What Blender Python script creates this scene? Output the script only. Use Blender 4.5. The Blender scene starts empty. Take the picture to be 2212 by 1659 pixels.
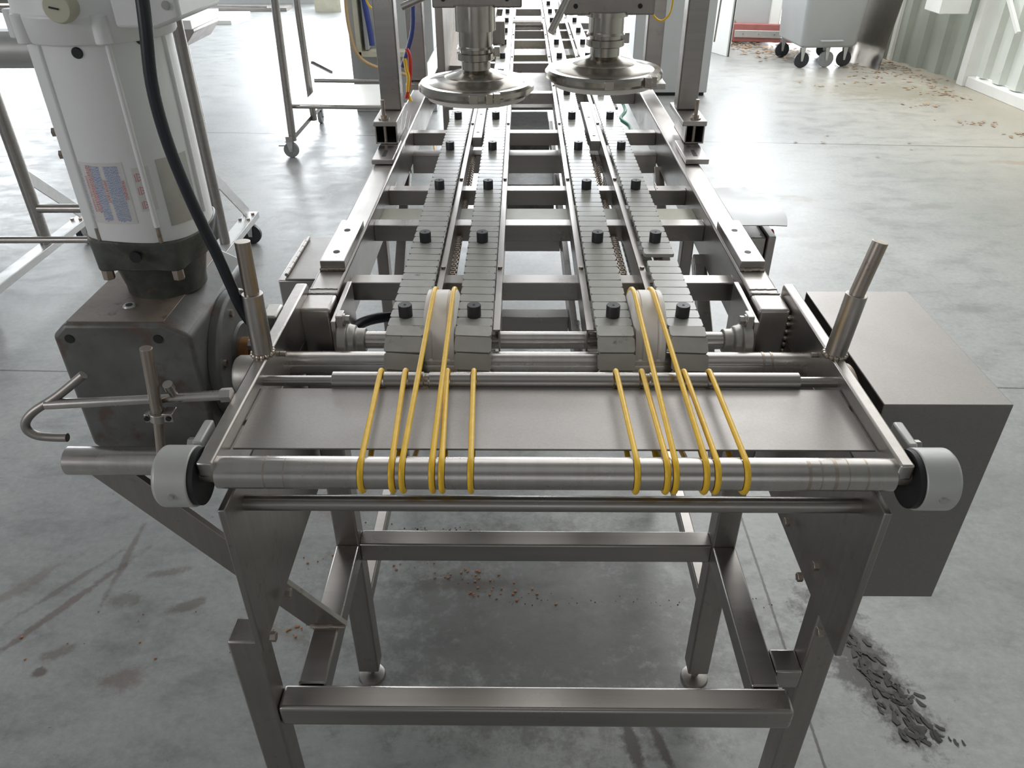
import bpy, bmesh, math, random
from mathutils import Vector, Matrix
random.seed(7)
S = bpy.context.scene
C = bpy.context.collection
PI = math.pi
R = math.radians

# ---------------------------------------------------------------- camera
cam_d = bpy.data.cameras.new('camera'); cam = bpy.data.objects.new('camera', cam_d); C.objects.link(cam)
cam_d.sensor_width = 36.0; cam_d.sensor_fit = 'HORIZONTAL'
cam_d.lens = 1663.8 / 2212 * 36.0
cam_d.clip_start = .02; cam_d.clip_end = 200
pitch, yaw, roll = .5800667, .0137682, .0047943
F0 = Vector((-math.sin(yaw), math.cos(yaw), 0)); R0 = Vector((math.cos(yaw), math.sin(yaw), 0)); U0 = Vector((0, 0, 1))
F = F0*math.cos(pitch) - U0*math.sin(pitch); D = -F0*math.sin(pitch) - U0*math.cos(pitch)
RR = R0*math.cos(roll) + D*math.sin(roll); DD = -R0*math.sin(roll) + D*math.cos(roll)
M = Matrix((RR, -DD, -F)).transposed().to_4x4(); M.translation = Vector((0, 0, 1.68))
cam.matrix_world = M
S.camera = cam

# ---------------------------------------------------------------- world, light, exposure
w = bpy.data.worlds.new('overcast_sky'); S.world = w; w.use_nodes = True
bg = w.node_tree.nodes['Background']; bg.inputs[0].default_value = (.86, .93, 1, 1); bg.inputs[1].default_value = 1.1
def area(name, loc, rot, sx, sy, power, col=(1, 1, 1)):
    l = bpy.data.lights.new(name, 'AREA'); l.shape = 'RECTANGLE'; l.size = sx; l.size_y = sy; l.energy = power; l.color = col
    o = bpy.data.objects.new(name, l); C.objects.link(o); o.location = loc; o.rotation_euler = [R(a) for a in rot]; return o
# daylight through the wide open end of the hall (far, beyond the picture's top edge)
area('daylight_open_end', (2.0, 15.6, 2.7), (-90, 0, 0), 14.0, 4.6, 2150, (.92, .96, 1))
# daylight through the side doorway on the left
area('daylight_side_door', (-8.8, 13.2, 2.2), (0, -90, 0), 3.6, 3.6, 260, (.92, .96, 1))
# roof light, then unseen overhead fills added to brighten right, far and near
area('daylight_roof_light', (1.2, 6.4, 4.85), (0, 0, 0), 7.0, 7.0, 140, (1, .985, .965))
area('overhead_fill_right', (3.6, 6.6, 4.85), (0, 0, 0), 3.4, 5.0, 235, (1, .99, .975))
area('overhead_fill_far', (2.9, 9.3, 4.85), (0, 0, 0), 2.6, 3.2, 260, (1, 1, .99))
area('overhead_fill_near', (0.3, -1.0, 4.85), (0, 0, 0), 3.0, 3.0, 5, (1, .98, .96))
# unseen front fill added behind the camera
area('added_front_fill', (1.0, -6.6, 2.0), (90, 0, 0), 4.0, 3.0, 12, (1, .96, .94))
area('added_left_fill', (-5.5, -2.5, 2.8), (0, -78, 20), 2.0, 3.0, 75, (1, .98, .98))  # unseen fill added from the left to brighten the motor
S.view_settings.view_transform = 'Standard'; S.view_settings.look = 'None'
S.view_settings.exposure = 0.22; S.view_settings.gamma = 1.0; S.view_settings.use_curve_mapping = False

# ---------------------------------------------------------------- materials
def newmat(name):
    m = bpy.data.materials.new(name); m.use_nodes = True
    nt = m.node_tree; return m, nt, nt.nodes['Principled BSDF']
def N(nt, t, **kw):
    n = nt.nodes.new(t)
    for k, v in kw.items():
        if k.startswith('i_'): n.inputs[int(k[2:])].default_value = v
        else: setattr(n, k, v)
    return n
def ramp(nt, fac, stops):
    r = nt.nodes.new('ShaderNodeValToRGB'); e = r.color_ramp.elements
    while len(e) < len(stops): e.new(.5)
    for k, (p, c) in enumerate(stops): e[k].position = p; e[k].color = (*c, 1) if len(c) == 3 else c
    nt.links.new(fac, r.inputs[0]); return r.outputs[0]
def mixc(nt, f, a, b, mode='MIX'):
    m = nt.nodes.new('ShaderNodeMix'); m.data_type = 'RGBA'; m.blend_type = mode
    for s, v in ((0, f), (6, a), (7, b)):
        if hasattr(v, 'is_output'): nt.links.new(v, m.inputs[s])
        else: m.inputs[s].default_value = v if s == 0 else (*v, 1)
    return m.outputs[2]
def noise(nt, scale, detail=4, rough=.55, sc=(1, 1, 1), loc=(0, 0, 0), dist=0, coord='Object'):
    tc = nt.nodes.new('ShaderNodeTexCoord'); mp = nt.nodes.new('ShaderNodeMapping')
    mp.inputs[3].default_value = sc; mp.inputs[1].default_value = loc
    nt.links.new(tc.outputs[coord], mp.inputs[0])
    n = nt.nodes.new('ShaderNodeTexNoise'); n.inputs['Scale'].default_value = scale
    n.inputs['Detail'].default_value = detail; n.inputs['Roughness'].default_value = rough; n.inputs['Distortion'].default_value = dist
    nt.links.new(mp.outputs[0], n.inputs[0]); return n.outputs[0]
def bump(nt, b, h, strength, dist=.002):
    bn = nt.nodes.new('ShaderNodeBump'); bn.inputs[0].default_value = strength; bn.inputs[1].default_value = dist
    nt.links.new(h, bn.inputs['Height']); nt.links.new(bn.outputs[0], b.inputs['Normal'])

def steel(name, col=(.50, .470, .447), r0=.26, r1=.42, brush=(1, 1, 1), bs=60, bstr=.04, dirt=.35, dirtcol=(.20, .16, .12), metallic=1.0, aniso=0):
    m, nt, b = newmat(name); b.inputs['Metallic'].default_value = metallic
    n1 = noise(nt, 9, 5, .6); n2 = noise(nt, bs, 3, .6, brush)
    rr = nt.nodes.new('ShaderNodeMapRange'); rr.inputs[3].default_value = r0; rr.inputs[4].default_value = r1
    rr.inputs[1].default_value = .3; rr.inputs[2].default_value = .7
    nt.links.new(n1, rr.inputs[0]); nt.links.new(rr.outputs[0], b.inputs['Roughness'])
    n3 = noise(nt, 38, 6, .7, loc=(3, 1, 2))
    d = ramp(nt, n3, [(.60, (0, 0, 0)), (.78, (dirt, dirt, dirt))])
    n4 = ramp(nt, n2, [(.3, tuple(c*.93 for c in col)), (.7, tuple(min(1, c*1.04) for c in col))])
    nt.links.new(mixc(nt, d, n4, dirtcol), b.inputs['Base Color'])
    bump(nt, b, n2, bstr)
    return m
M_st = steel('brushed_stainless')
M_beam = steel('satin_stainless_beam', (.41, .385, .365), .28, .38, (1, .05, 1), 60, .006, .1)
M_tube = steel('brushed_stainless_tube', (.40, .376, .357), .25, .36, (.05, 1, 1), 60, .005, .12)
M_roll = steel('turned_steel_roller', (.56, .53, .505), .22, .32, (1, .03, .03), 60, .004, .25, (.25, .17, .10))
M_plate = steel('bead_blasted_stainless', (.31, .293, .282), .40, .50, (1, 1, 1), 300, .004, .1)
M_dkst = steel('grimy_stainless', (.35, .325, .305), .34, .50, (1, 1, .06), 90, .05, .6, (.10, .08, .06))
M_rust = steel('rust_marked_steel_rod', (.44, .38, .33), .28, .45, (1, 1, .08), 60, .015, .9, (.22, .13, .07))
M_cast = steel('cast_steel_housing', (.52, .50, .47), .40, .55, (1, 1, 1), 140, .08, .4, metallic=.85)
M_bell = steel('polished_stainless_bell', (.50, .47, .43), .14, .26, (1, 1, 1), 30, .02, .15)
M_zinc = steel('dull_galvanised_steel', (.55, .55, .54), .36, .50, (1, 1, 1), 20, .05, .3, metallic=.8)

def plain(name, col, rough=.5, metallic=0, var=.12, scale=12, spec=.5, bstr=0.0, spots=None):
    m, nt, b = newmat(name); b.inputs['Roughness'].default_value = rough; b.inputs['Metallic'].default_value = metallic
    b.inputs['Specular IOR Level'].default_value = spec
    n = noise(nt, scale, 5, .6)
    c = ramp(nt, n, [(.25, tuple(max(0, x*(1-var)) for x in col)), (.75, tuple(min(1, x*(1+var)) for x in col))])
    if spots:
        sc, thr, scol = spots
        n2 = noise(nt, sc, 5, .65, loc=(5, 2, 7)); d = ramp(nt, n2, [(thr, (0, 0, 0)), (min(1, thr+.08), (1, 1, 1))])
        c = mixc(nt, d, c, scol)
    nt.links.new(c, b.inputs['Base Color'])
    if bstr: bump(nt, b, noise(nt, 120, 4, .6), bstr)
    return m
M_slat = plain('grey_green_plastic_slat', (.375, .365, .335), .30, 0, .10, 40, .5, 0, (18, .66, (.17, .14, .12)))
M_rub = plain('black_rubber', (.022, .022, .026), .42, 0, .2, 60)
M_black = plain('black_gap', (.012, .012, .013), .6)
M_yel = plain('yellow_polyurethane_cord', (.92, .56, .035), .36, 0, .10, 70)
M_white = plain('white_nylon', (.86, .82, .78), .38, 0, .05, 14)
M_motor = plain('pale_grey_enamel', (.80, .80, .80), .42, 0, .05, 5, .5, 0, (26, .74, (.16, .09, .07)))
M_flange = plain('corroded_dark_casting', (.085, .088, .08), .42, .35, .45, 24, .5, .25, (30, .58, (.16, .11, .08)))
M_gear = plain('dark_grey_paint_with_rust', (.14, .14, .136), .40, .15, .35, 9, .5, .12, (9, .56, (.12, .085, .07)))
M_geartop = plain('rust_stained_gearbox_lid', (.22, .175, .145), .42, .2, .30, 11, .5, .15, (16, .55, (.10, .075, .06)))
M_copper = plain('rusty_shaft', (.30, .15, .06), .4, .7, .4, 30)
M_hous = plain('light_grey_bearing_paint', (.50, .50, .485), .42, .25, .06, 20)
M_cable = plain('black_cable', (.014, .016, .024), .38)
M_blue = plain('blue_cable', (.03, .05, .22), .4)
M_red = plain('red_plastic', (.62, .04, .03), .4)
M_redbr = plain('red_brown_paint', (.32, .11, .10), .6, 0, .2, 10)
M_green = plain('green_hose', (.02, .36, .20), .4)
M_cream = plain('cream_plastic', (.55, .53, .42), .45)
M_tan = plain('tan_hose', (.50, .34, .18), .5)
M_cab = plain('grey_painted_panel', (.42, .43, .43), .45, 0, .05, 4)
M_pale = plain('white_painted_sheet', (.80, .80, .77), .4, 0, .04, 6)
M_wall = plain('pale_green_white_cladding', (.66, .69, .64), .45, 0, .06, 5, .5, 0, (8, .68, (.42, .40, .30)))
M_dkwall = plain('grey_green_lining', (.40, .43, .38), .5, 0, .12, 3)
M_leaf = plain('dry_leaf', (.30, .20, .12), .8, 0, .5, 80)
M_print_b = plain('blue_print', (.20, .31, .64), .5); M_print_r = plain('red_print', (.64, .15, .16), .5)
M_paper = plain('label_film', (.70, .68, .67), .4, 0, .02, 5)
M_whl = plain('grey_castor_tyre', (.30, .30, .31), .5)
M_oil = plain('greasy_dark_scraps', (.018, .014, .013), .38, 0, .6, 50)
M_curd = plain('orange_crumb', (.38, .17, .08), .7)
M_ceil = plain('grey_roof_sheet', (.35, .36, .36), .7)

# clear film
M_film, nt, b = newmat('clear_plastic_film'); b.inputs['Base Color'].default_value = (.9, .9, .92, 1); b.inputs['Roughness'].default_value = .15
b.inputs['Alpha'].default_value = .35

# concrete floor
M_floor, nt, b = newmat('worn_concrete_floor')
n1 = noise(nt, .8, 6, .6, (1, 1, 1)); n2 = noise(nt, 4.5, 10, .74, (1.0, 1.7, 1), dist=.15); n3 = noise(nt, 60, 4, .6)
base = ramp(nt, n1, [(.30, (.235, .240, .238)), (.52, (.300, .305, .300)), (.72, (.350, .355, .345))])
v2 = ramp(nt, n2, [(.28, (.62, .63, .62)), (.50, (1, 1, 1)), (.75, (1.12, 1.12, 1.10))])
base = mixc(nt, 1.0, base, v2, 'MULTIPLY')
v3 = ramp(nt, noise(nt, 45, 6, .75), [(.30, (.84, .84, .84)), (.70, (1.10, 1.10, 1.10))]); base = mixc(nt, 1.0, base, v3, 'MULTIPLY')
tc = N(nt, 'ShaderNodeTexCoord'); sp = N(nt, 'ShaderNodeSeparateXYZ'); nt.links.new(tc.outputs['Object'], sp.inputs[0])
def mth(op, a, b2=None, c=None):
    m = nt.nodes.new('ShaderNodeMath'); m.operation = op
    for k, v in enumerate((a, b2, c)):
        if v is None: continue
        if hasattr(v, 'is_output'): nt.links.new(v, m.inputs[k])
        else: m.inputs[k].default_value = v
    return m.outputs[0]
X, Y = sp.outputs[0], sp.outputs[1]
# brownish film near the right-hand wall
side = ramp(nt, mth('ADD', X, mth('MULTIPLY', n2, 1.4)), [(0, (0, 0, 0)), (1, (1, 1, 1))])
mr = N(nt, 'ShaderNodeMapRange'); mr.inputs[1].default_value = 2.9; mr.inputs[2].default_value = 5.2; mr.inputs[4].default_value = .55
nt.links.new(mth('ADD', X, mth('MULTIPLY', n2, 1.4)), mr.inputs[0])
base = mixc(nt, mr.outputs[0], base, (.37, .31, .20))
# dirt marks and one patch of painted shade: (x, y, rx, ry, angle, strength, colour)
stains_and_shade = [(.875, 1.27, .085, .26, 14, .95, (.045, .036, .032)), (-1.27, 1.42, .014, .26, -32, .7, (.12, .085, .075)), (-1.30, 1.50, .012, .16, -36, .6, (.13, .10, .09)), (-1.10, 1.46, .05, .03, 0, .6, (.13, .11, .09)), (-1.02, 1.56, .06, .02, 15, .6, (.12, .09, .08)), (-.92, 1.44, .05, .02, 20, .65, (.12, .09, .07)), (-1.22, 1.22, .02, .015, 0, .8, (.10, .07, .06)), (-1.2, 1.28, .05, .02, 30, .6, (.12, .09, .08)), (-1.17, 1.62, .012, .16, 2, .6, (.12, .08, .07)),
          (-1.42, 1.50, .025, .14, -38, .45, (.14, .10, .08)), (-.55, 1.85, .12, .05, 20, .55, (.15, .08, .07)), (-.16, 1.52, .16, .03, 0, .6, (.10, .06, .05)),
          (.10, 1.42, .62, .38, 0, .58, (.085, .085, .078)), (.26, 1.04, .018, .12, 10, .85, (.05, .035, .03)), (.33, 1.03, .012, .10, 16, .8, (.05, .035, .03)), (.05, 1.25, .35, .25, 0, .35, (.13, .13, .12)),  # first ellipse: mottled grease, with shade under the machine painted in
          (-1.20, 4.95, .07, .75, -25, .5, (.16, .16, .15)), (2.10, 3.2, .10, .045, 0, .5, (.17, .18, .17)), (1.72, 4.7, .13, .05, -12, .6, (.17, .15, .12)),
          (1.62, 3.95, .12, .06, 0, .35, (.18, .18, .17)), (2.75, 3.1, .12, .06, 0, .4, (.18, .18, .17)), (2.5, 6.75, .22, .10, 0, .45, (.25, .26, .26)),
          (2.5, 4.55, .16, .05, -8, .45, (.20, .19, .16)), (1.9, 3.85, .1, .03, 0, .4, (.2, .18, .15)), (-1.95, 3.35, .09, .02, 25, .7, (.14, .14, .13)),
          (-1.25, 3.0, .15, .05, -20, .4, (.18, .18, .17)), (-.3, 3.2, .05, .30, -14, .7, (.10, .10, .09)), (.02, 2.75, .03, .3, 20, .75, (.08, .09, .08)),
          (1.45, 1.95, .25, .12, 10, .3, (.20, .20, .18)), (-1.0, 1.20, .06, .035, 20, .6, (.15, .10, .08)), (-.65, 1.35, .09, .02, -15, .5, (.17, .14, .10)),
          (-1.62, 1.05, .10, .04, 0, .6, (.20, .16, .08)), (-1.5, .98, .03, .02, 0, .8, (.16, .05, .04)), (3.55, 5.4, .25, .06, -10, .5, (.25, .17, .11)),
          (3.4, 7.6, .7, .45, -20, .6, (.20, .18, .13)), (1.3, 7.6, .1, .5, 80, .3, (.25, .25, .25)), (2.3, 2.2, .2, .1, 5, .25, (.2, .19, .17))]
nw = noise(nt, 15, 8, .75, loc=(2, 3, 0), dist=.1)
for sx, sy, rx, ry, a, st, col in stains_and_shade:
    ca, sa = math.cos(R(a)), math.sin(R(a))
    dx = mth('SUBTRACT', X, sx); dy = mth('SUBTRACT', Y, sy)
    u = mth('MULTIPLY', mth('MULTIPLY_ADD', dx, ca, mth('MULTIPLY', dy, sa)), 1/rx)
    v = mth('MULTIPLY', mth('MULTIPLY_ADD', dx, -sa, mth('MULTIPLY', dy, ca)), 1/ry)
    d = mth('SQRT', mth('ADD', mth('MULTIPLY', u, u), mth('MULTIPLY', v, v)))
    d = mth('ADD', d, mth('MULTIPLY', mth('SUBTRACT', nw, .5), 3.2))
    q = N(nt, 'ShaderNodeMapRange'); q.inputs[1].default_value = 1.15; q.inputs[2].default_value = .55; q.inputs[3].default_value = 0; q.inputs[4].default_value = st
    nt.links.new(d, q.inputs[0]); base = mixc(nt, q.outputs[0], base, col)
# small dark specks
n5 = noise(nt, 22, 5, .7, (1, 1.3, 1), (9, 4, 0)); base = mixc(nt, ramp(nt, n5, [(.67, (0, 0, 0)), (.73, (.65, .65, .65))]), base, (.10, .08, .065))
n6 = noise(nt, 75, 3, .6, (1, 1.3, 1), (1, 8, 0)); base = mixc(nt, ramp(nt, n6, [(.72, (0, 0, 0)), (.76, (.7, .7, .7))]), base, (.09, .07, .06))
# saw-cut joints
for (ka, kb, kc, wd, lo, hi) in ((.0695, 1, 6.04, .009, -9, 9), (.0275, 1, 2.597, .006, -9, 9), (1, -.006, .683, .0045, -9, 9)):
    e = mth('ABSOLUTE', mth('SUBTRACT', mth('ADD', mth('MULTIPLY', X, ka), mth('MULTIPLY', Y, kb)), kc))
    e = mth('ADD', e, mth('MULTIPLY', mth('SUBTRACT', n3, .5), .006))
    q = N(nt, 'ShaderNodeMapRange'); q.inputs[1].default_value = wd; q.inputs[2].default_value = wd*.5; q.inputs[3].default_value = 0; q.inputs[4].default_value = .92
    nt.links.new(e, q.inputs[0]); base = mixc(nt, q.outputs[0], base, (.07, .06, .05))
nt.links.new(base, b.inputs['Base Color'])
rr = N(nt, 'ShaderNodeMapRange'); rr.inputs[1].default_value = .3; rr.inputs[2].default_value = .7; rr.inputs[3].default_value = .30; rr.inputs[4].default_value = .52
nt.links.new(n2, rr.inputs[0]); nt.links.new(rr.outputs[0], b.inputs['Roughness'])
b.inputs['Specular IOR Level'].default_value = .6
bump(nt, b, n2, .10, .01)

# ---------------------------------------------------------------- mesh helpers
class MB:
    def __init__(s): s.bm = bmesh.new()
    def box(s, x0, x1, y0, y1, z0, z1, rot=None, about=None):
        vs = [s.bm.verts.new((x, y, z)) for x in (x0, x1) for y in (y0, y1) for z in (z0, z1)]
        for f in ((0, 1, 3, 2), (4, 6, 7, 5), (0, 4, 5, 1), (2, 3, 7, 6), (0, 2, 6, 4), (1, 5, 7, 3)): s.bm.faces.new([vs[i] for i in f])
        if rot is not None:
            c = Vector(about) if about else Vector(((x0+x1)/2, (y0+y1)/2, (z0+z1)/2))
            for v in vs: v.co = rot @ (v.co - c) + c
        return s
    def bar(s, p0, p1, wx, wz, up=(0, 0, 1)):
        p0, p1 = Vector(p0), Vector(p1); d = (p1-p0).normalized(); up = Vector(up)
        a = d.cross(up).normalized(); bb = a.cross(d).normalized()
        vs = []
        for p in (p0, p1):
            for i, j in ((-1, -1), (1, -1), (1, 1), (-1, 1)): vs.append(s.bm.verts.new(p + a*(i*wx/2) + bb*(j*wz/2)))
        for f in ((0, 3, 2, 1), (4, 5, 6, 7), (0, 1, 5, 4), (1, 2, 6, 5), (2, 3, 7, 6), (3, 0, 4, 7)): s.bm.faces.new([vs[i] for i in f])
        return s
    def rings(s, rs, caps=True, closed=False):
        L = [[s.bm.verts.new(p) for p in r] for r in rs]; n = len(L[0])
        for k in range(len(L) if closed else len(L)-1):
            a, b2 = L[k], L[(k+1) % len(L)]
            for i in range(n): s.bm.faces.new((a[i], a[(i+1) % n], b2[(i+1) % n], b2[i]))
        if caps and not closed: s.bm.faces.new(L[0][::-1]); s.bm.faces.new(L[-1])
        return s
    def cyl(s, p0, p1, r, seg=28, r1=None):
        return s.lathe(p0, p1, [(0, r), (1, r if r1 is None else r1)], seg)
    def lathe(s, p0, p1, prof, seg=40, caps=True):       # prof: (t along p0->p1, radius)
        p0, p1 = Vector(p0), Vector(p1); d = (p1-p0).normalized()
        a = d.orthogonal().normalized(); bb = d.cross(a)
        rs = [[p0.lerp(p1, t) + (a*math.cos(2*PI*i/seg) + bb*math.sin(2*PI*i/seg))*max(rad, 1e-4) for i in range(seg)] for t, rad in prof]
        return s.rings(rs, caps)
    def tube(s, pts, r, seg=12, closed=False, smooth=0):
        pts = [Vector(p) for p in pts]
        if smooth:
            q = []; n = len(pts)
            for i in range(n-1):
                a, b2, c, d = pts[max(i-1, 0)], pts[i], pts[i+1], pts[min(i+2, n-1)]
                for k in range(smooth):
                    t = k/smooth
                    q.append(.5*((2*b2) + (c-a)*t + (2*a-5*b2+4*c-d)*t*t + (3*b2-a-3*c+d)*t*t*t))
            q.append(pts[-1]); pts = q
        n = len(pts); rs = []; prev = None
        for i, p in enumerate(pts):
            if closed: t = (pts[(i+1) % n]-pts[i-1]).normalized()
            else: t = (pts[min(i+1, n-1)]-pts[max(i-1, 0)]).normalized()
            a = t.orthogonal().normalized() if prev is None else (prev - t*prev.dot(t)).normalized()
            prev = a; bb = t.cross(a)
            rs.append([p + (a*math.cos(2*PI*k/seg) + bb*math.sin(2*PI*k/seg))*r for k in range(seg)])
        return s.rings(rs, not closed, closed)
    def prism(s, poly, axis, a0, a1):                      # poly in the plane across axis
        def P(u, v, a): return {'x': (a, u, v), 'y': (u, a, v), 'z': (u, v, a)}[axis]
        A = [s.bm.verts.new(P(u, v, a0)) for u, v in poly]; B = [s.bm.verts.new(P(u, v, a1)) for u, v in poly]
        n = len(poly); s.bm.faces.new(A); s.bm.faces.new(B[::-1])
        for i in range(n): s.bm.faces.new((A[i], B[i], B[(i+1) % n], A[(i+1) % n]))
        return s
    def hexa(s, p0, p1, r): return s.cyl(p0, p1, r, 6)
    def build(s, name, mat, parent=None, bevel=0, sharp=35, seg=2, label=None):
        bmesh.ops.recalc_face_normals(s.bm, faces=s.bm.faces[:])
        me = bpy.data.meshes.new(name); s.bm.to_mesh(me); s.bm.free()
        me.materials.append(mat)
        for p in me.polygons: p.use_smooth = True
        me.set_sharp_from_angle(angle=R(sharp))
        o = bpy.data.objects.new(name, me); C.objects.link(o)
        if parent is not None:
            o.parent = parent
            tot = Vector((0, 0, 0)); q = parent
            while q is not None:
                if not q.get('_local'): tot += q.location
                q = q.parent
            if not root_of(parent).get('_local'): o.location = -tot
        if bevel:
            bv = o.modifiers.new('edge', 'BEVEL'); bv.width = bevel; bv.segments = seg; bv.limit_method = 'ANGLE'; bv.angle_limit = R(40); bv.harden_normals = False
        if label: o['label'] = label
        return o
def root_of(o):
    while o.parent: o = o.parent
    return o
def tag(o, label=None, cat=None, group=None, kind=None):
    if label: o['label'] = label
    if cat: o['category'] = cat
    if group: o['group'] = group
    if kind: o['kind'] = kind
    return o
def thing(name, loc, label, cat, group=None, rz=0, local=False):
    o = bpy.data.objects.new(name, None); C.objects.link(o); o.location = loc; o.rotation_euler = (0, 0, R(rz)); o.empty_display_size = .05
    if local: o['_local'] = 1
    return tag(o, label, cat, group)
def struct(name, mb, mat, bevel=0): return tag(mb.build(name, mat, None, bevel), kind='structure')

# ================================================================= setting
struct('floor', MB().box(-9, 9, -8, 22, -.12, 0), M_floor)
struct('ceiling', MB().box(-9, 9, -8, 16, 5, 5.1), M_ceil)
struct('wall_left', MB().box(-9.1, -9, -8, 11.4, 0, 5).box(-9.1, -9, 15, 16, 0, 5).box(-9.1, -9, 11.4, 15, 4, 5), M_cab)
struct('wall_back', MB().box(-9, 9, -8.1, -8, 0, 5), M_cab)
# corrugated cladding on the right: profile in plan, extruded up
def cladding(x0, y0, x1, y1, n, depth, z0, z1, side=1):
    d = Vector((x1-x0, y1-y0)); L = d.length; d /= L; nrm = Vector((-d.y, d.x))*side
    pts = []
    for k in range(n):
        for f, h in ((0, 0), (.42, 0), (.52, depth), (.90, depth), (1.0, 0)):
            p = Vector((x0, y0)) + d*(L*(k+f)/n) + nrm*h; pts.append((p.x, p.y))
    back = [((Vector(p) - nrm*(-.0) - nrm*.03 - nrm*0)) for p in ()]
    e0 = Vector((x0, y0)) - nrm*.03; e1 = Vector((x1, y1)) - nrm*.03
    return pts + [(e1.x, e1.y), (e0.x, e0.y)]
mb = MB(); mb.prism(cladding(4.75, .5, 4.36, 7.78, 28, .055, .10, 5), 'z', .10, 5.0); struct('wall_right', mb, M_wall)
mb = MB(); mb.prism(cladding(4.36, 7.95, 4.10, 9.10, 4, .05, .0, 5), 'z', .0, 5.0); struct('wall_right.001', mb, M_dkwall)
mb = MB(); mb.prism(cladding(4.10, 9.12, 3.78, 9.46, 2, .05, .0, 5), 'z', .0, 5.0); struct('wall_far', mb, M_dkwall)
struct('wall_right.002', MB().box(4.8, 4.9, -8, .5, 0, 5), M_wall)
struct('baseboard_right', MB().prism([(4.66, .5), (4.86, .5), (4.45, 7.8), (4.25, 7.8)], 'z', .0, .09), M_pale, .004)
struct('trim_1', MB().box(4.22, 4.34, 7.80, 7.92, 0, 5), M_pale, .004)
struct('trim_2', MB().box(4.03, 4.12, 9.06, 9.14, 0, 5), M_pale, .003)
struct('trim_3', MB().bar((4.30, 7.3, .55), (4.22, 7.85, 1.1), .03, .03), M_pale)

# ================================================================= slat chain conveyor: frame
CX = .045
fr = thing('conveyor_frame', (CX, .8, 0), 'long stainless steel conveyor frame on legs, carrying the slat chains', 'conveyor')
# side plates and beams
for s, xi, xo in ((-1, -.410, -.432), (1, .500, .519)):
    x0, x1 = sorted((xi, xi + s*.011)); X0, X1 = sorted((xi, xo))
    mb = MB(); mb.prism([(.792, .645), (1.33, .645), (1.33, .9495), (.792, .9495)], 'x', x0, x1)
    mb.build('side_plate', M_dkst, fr, .002)
    mb = MB(); mb.prism([(.792, 1.034), (.792, 1.010), (.822, .990), (.850, .950), (1.33, .950), (1.342, .962), (1.342, 1.026), (1.336, 1.034)], 'x', X0, X1)
    mb.build('top_plate', M_st, fr, .003)
for s, x0, x1 in ((-1, -.4135, -.355), (1, .4395, .497)):
    be = MB().box(x0, x1, 1.335, 6.2, .900, 1.014).build('side_beam', M_beam, fr, .005, seg=3)
    # welded end box of the beam with seams
    MB().box(x0-.0005, x1+.0005, 1.266, 1.331, .885, 1.0145).build('beam_end_cap', M_st, fr, .006, seg=3)
    mb = MB()
    for yy in (1.333, 1.352):
        mb.tube([(x0+.002 + (x1-x0-.004)*k/12, yy + random.uniform(-.0012, .0012), 1.0145) for k in range(13)], .0016, 6)
    mb.build('weld_seam', M_st, fr)
    # fixing pad with two holes
    pad = MB().box(x0+.004, x1-.004, 1.44, 1.665, 1.0148, 1.0335).build('mounting_pad', M_st, fr, .0015)
    mb = MB()
    for yy in (1.487, 1.605): mb.cyl(((x0+x1)/2, yy, 1.0330), ((x0+x1)/2, yy, 1.0342), .0068, 20)
    mb.build('bolt_hole', M_black, pad)
    mb = MB().tube([(x0+.004+(x1-x0-.008)*k/16, 1.437+random.uniform(-.001, .001), 1.0165+random.uniform(-.001, .001)) for k in range(17)], .0035, 7)
    mb.build('weld_bead', M_rust, pad)
    # weld beads down the beam end to side plate
    mb = MB(); xo = x0 if s < 0 else x1
    for k in range(7):
        bmesh.ops.create_uvsphere(mb.bm, u_segments=10, v_segments=6, radius=.005, matrix=Matrix.Translation((xo + s*.001, 1.268, 1.0-.014*k + random.uniform(-.003, .003))))
    mb.build('weld_bead', M_rust, fr)
    # bracket plate and flange bearing carrying the idler shaft
    xb = x1 if s < 0 else x0; dr = 1 if s < 0 else -1
    mb = MB(); a, b2 = sorted((xb + dr*.006, xb + dr*.016)); mb.prism([(1.235, .885), (1.235, 1.005), (1.40, 1.008), (1.40, .885)], 'x', a, b2); mb.build('bearing_bracket', M_st, fr, .0015)
    xa = xb + dr*.017
    mb = MB(); mb.lathe((xa, 1.245, .962), (xa+dr*.050, 1.245, .962), [(0, .036), (.34, .036), (.38, .030), (.62, .027), (.66, .022), (1, .022)], 36)
    mb.box(min(xa, xa+dr*.013), max(xa, xa+dr*.013), 1.232, 1.258, .965, 1.018)
    bh = mb.build('flange_bearing', M_cast, fr, .002)
    mb = MB(); mb.hexa((xa+dr*.013, 1.243, 1.006), (xa+dr*.024, 1.243, 1.006), .0085); mb.cyl((xa+dr*.012, 1.243, 1.006), (xa+dr*.016, 1.243, 1.006), .011, 16); mb.build('bolt', M_st, bh, .0006)
MB().cyl((-.33, 1.245, .962), (.415, 1.245, .962), .0165, 32).build('idler_shaft', M_roll, fr, .001)
# crossbars
for yc in (1.460, 1.775, 2.022, 2.580, 3.140, 3.722, 4.310, 4.61, 4.88, 5.46):
    MB().box(-.356, .440, yc-.020, yc+.020, .944, .985).build('crossbar', M_tube, fr, .002)
MB().box(-.356, .440, 1.796, 1.915, .962, .968).build('cross_panel', M_cream, fr, .002)
MB().box(-.356, .440, 2.50, 2.56, .87, .93).build('lower_crossbar', M_tube, fr, .002)
MB().box(-.356, .440, 4.05, 4.06, .90, .958).build('cross_panel', M_cream, fr, .002)
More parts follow.
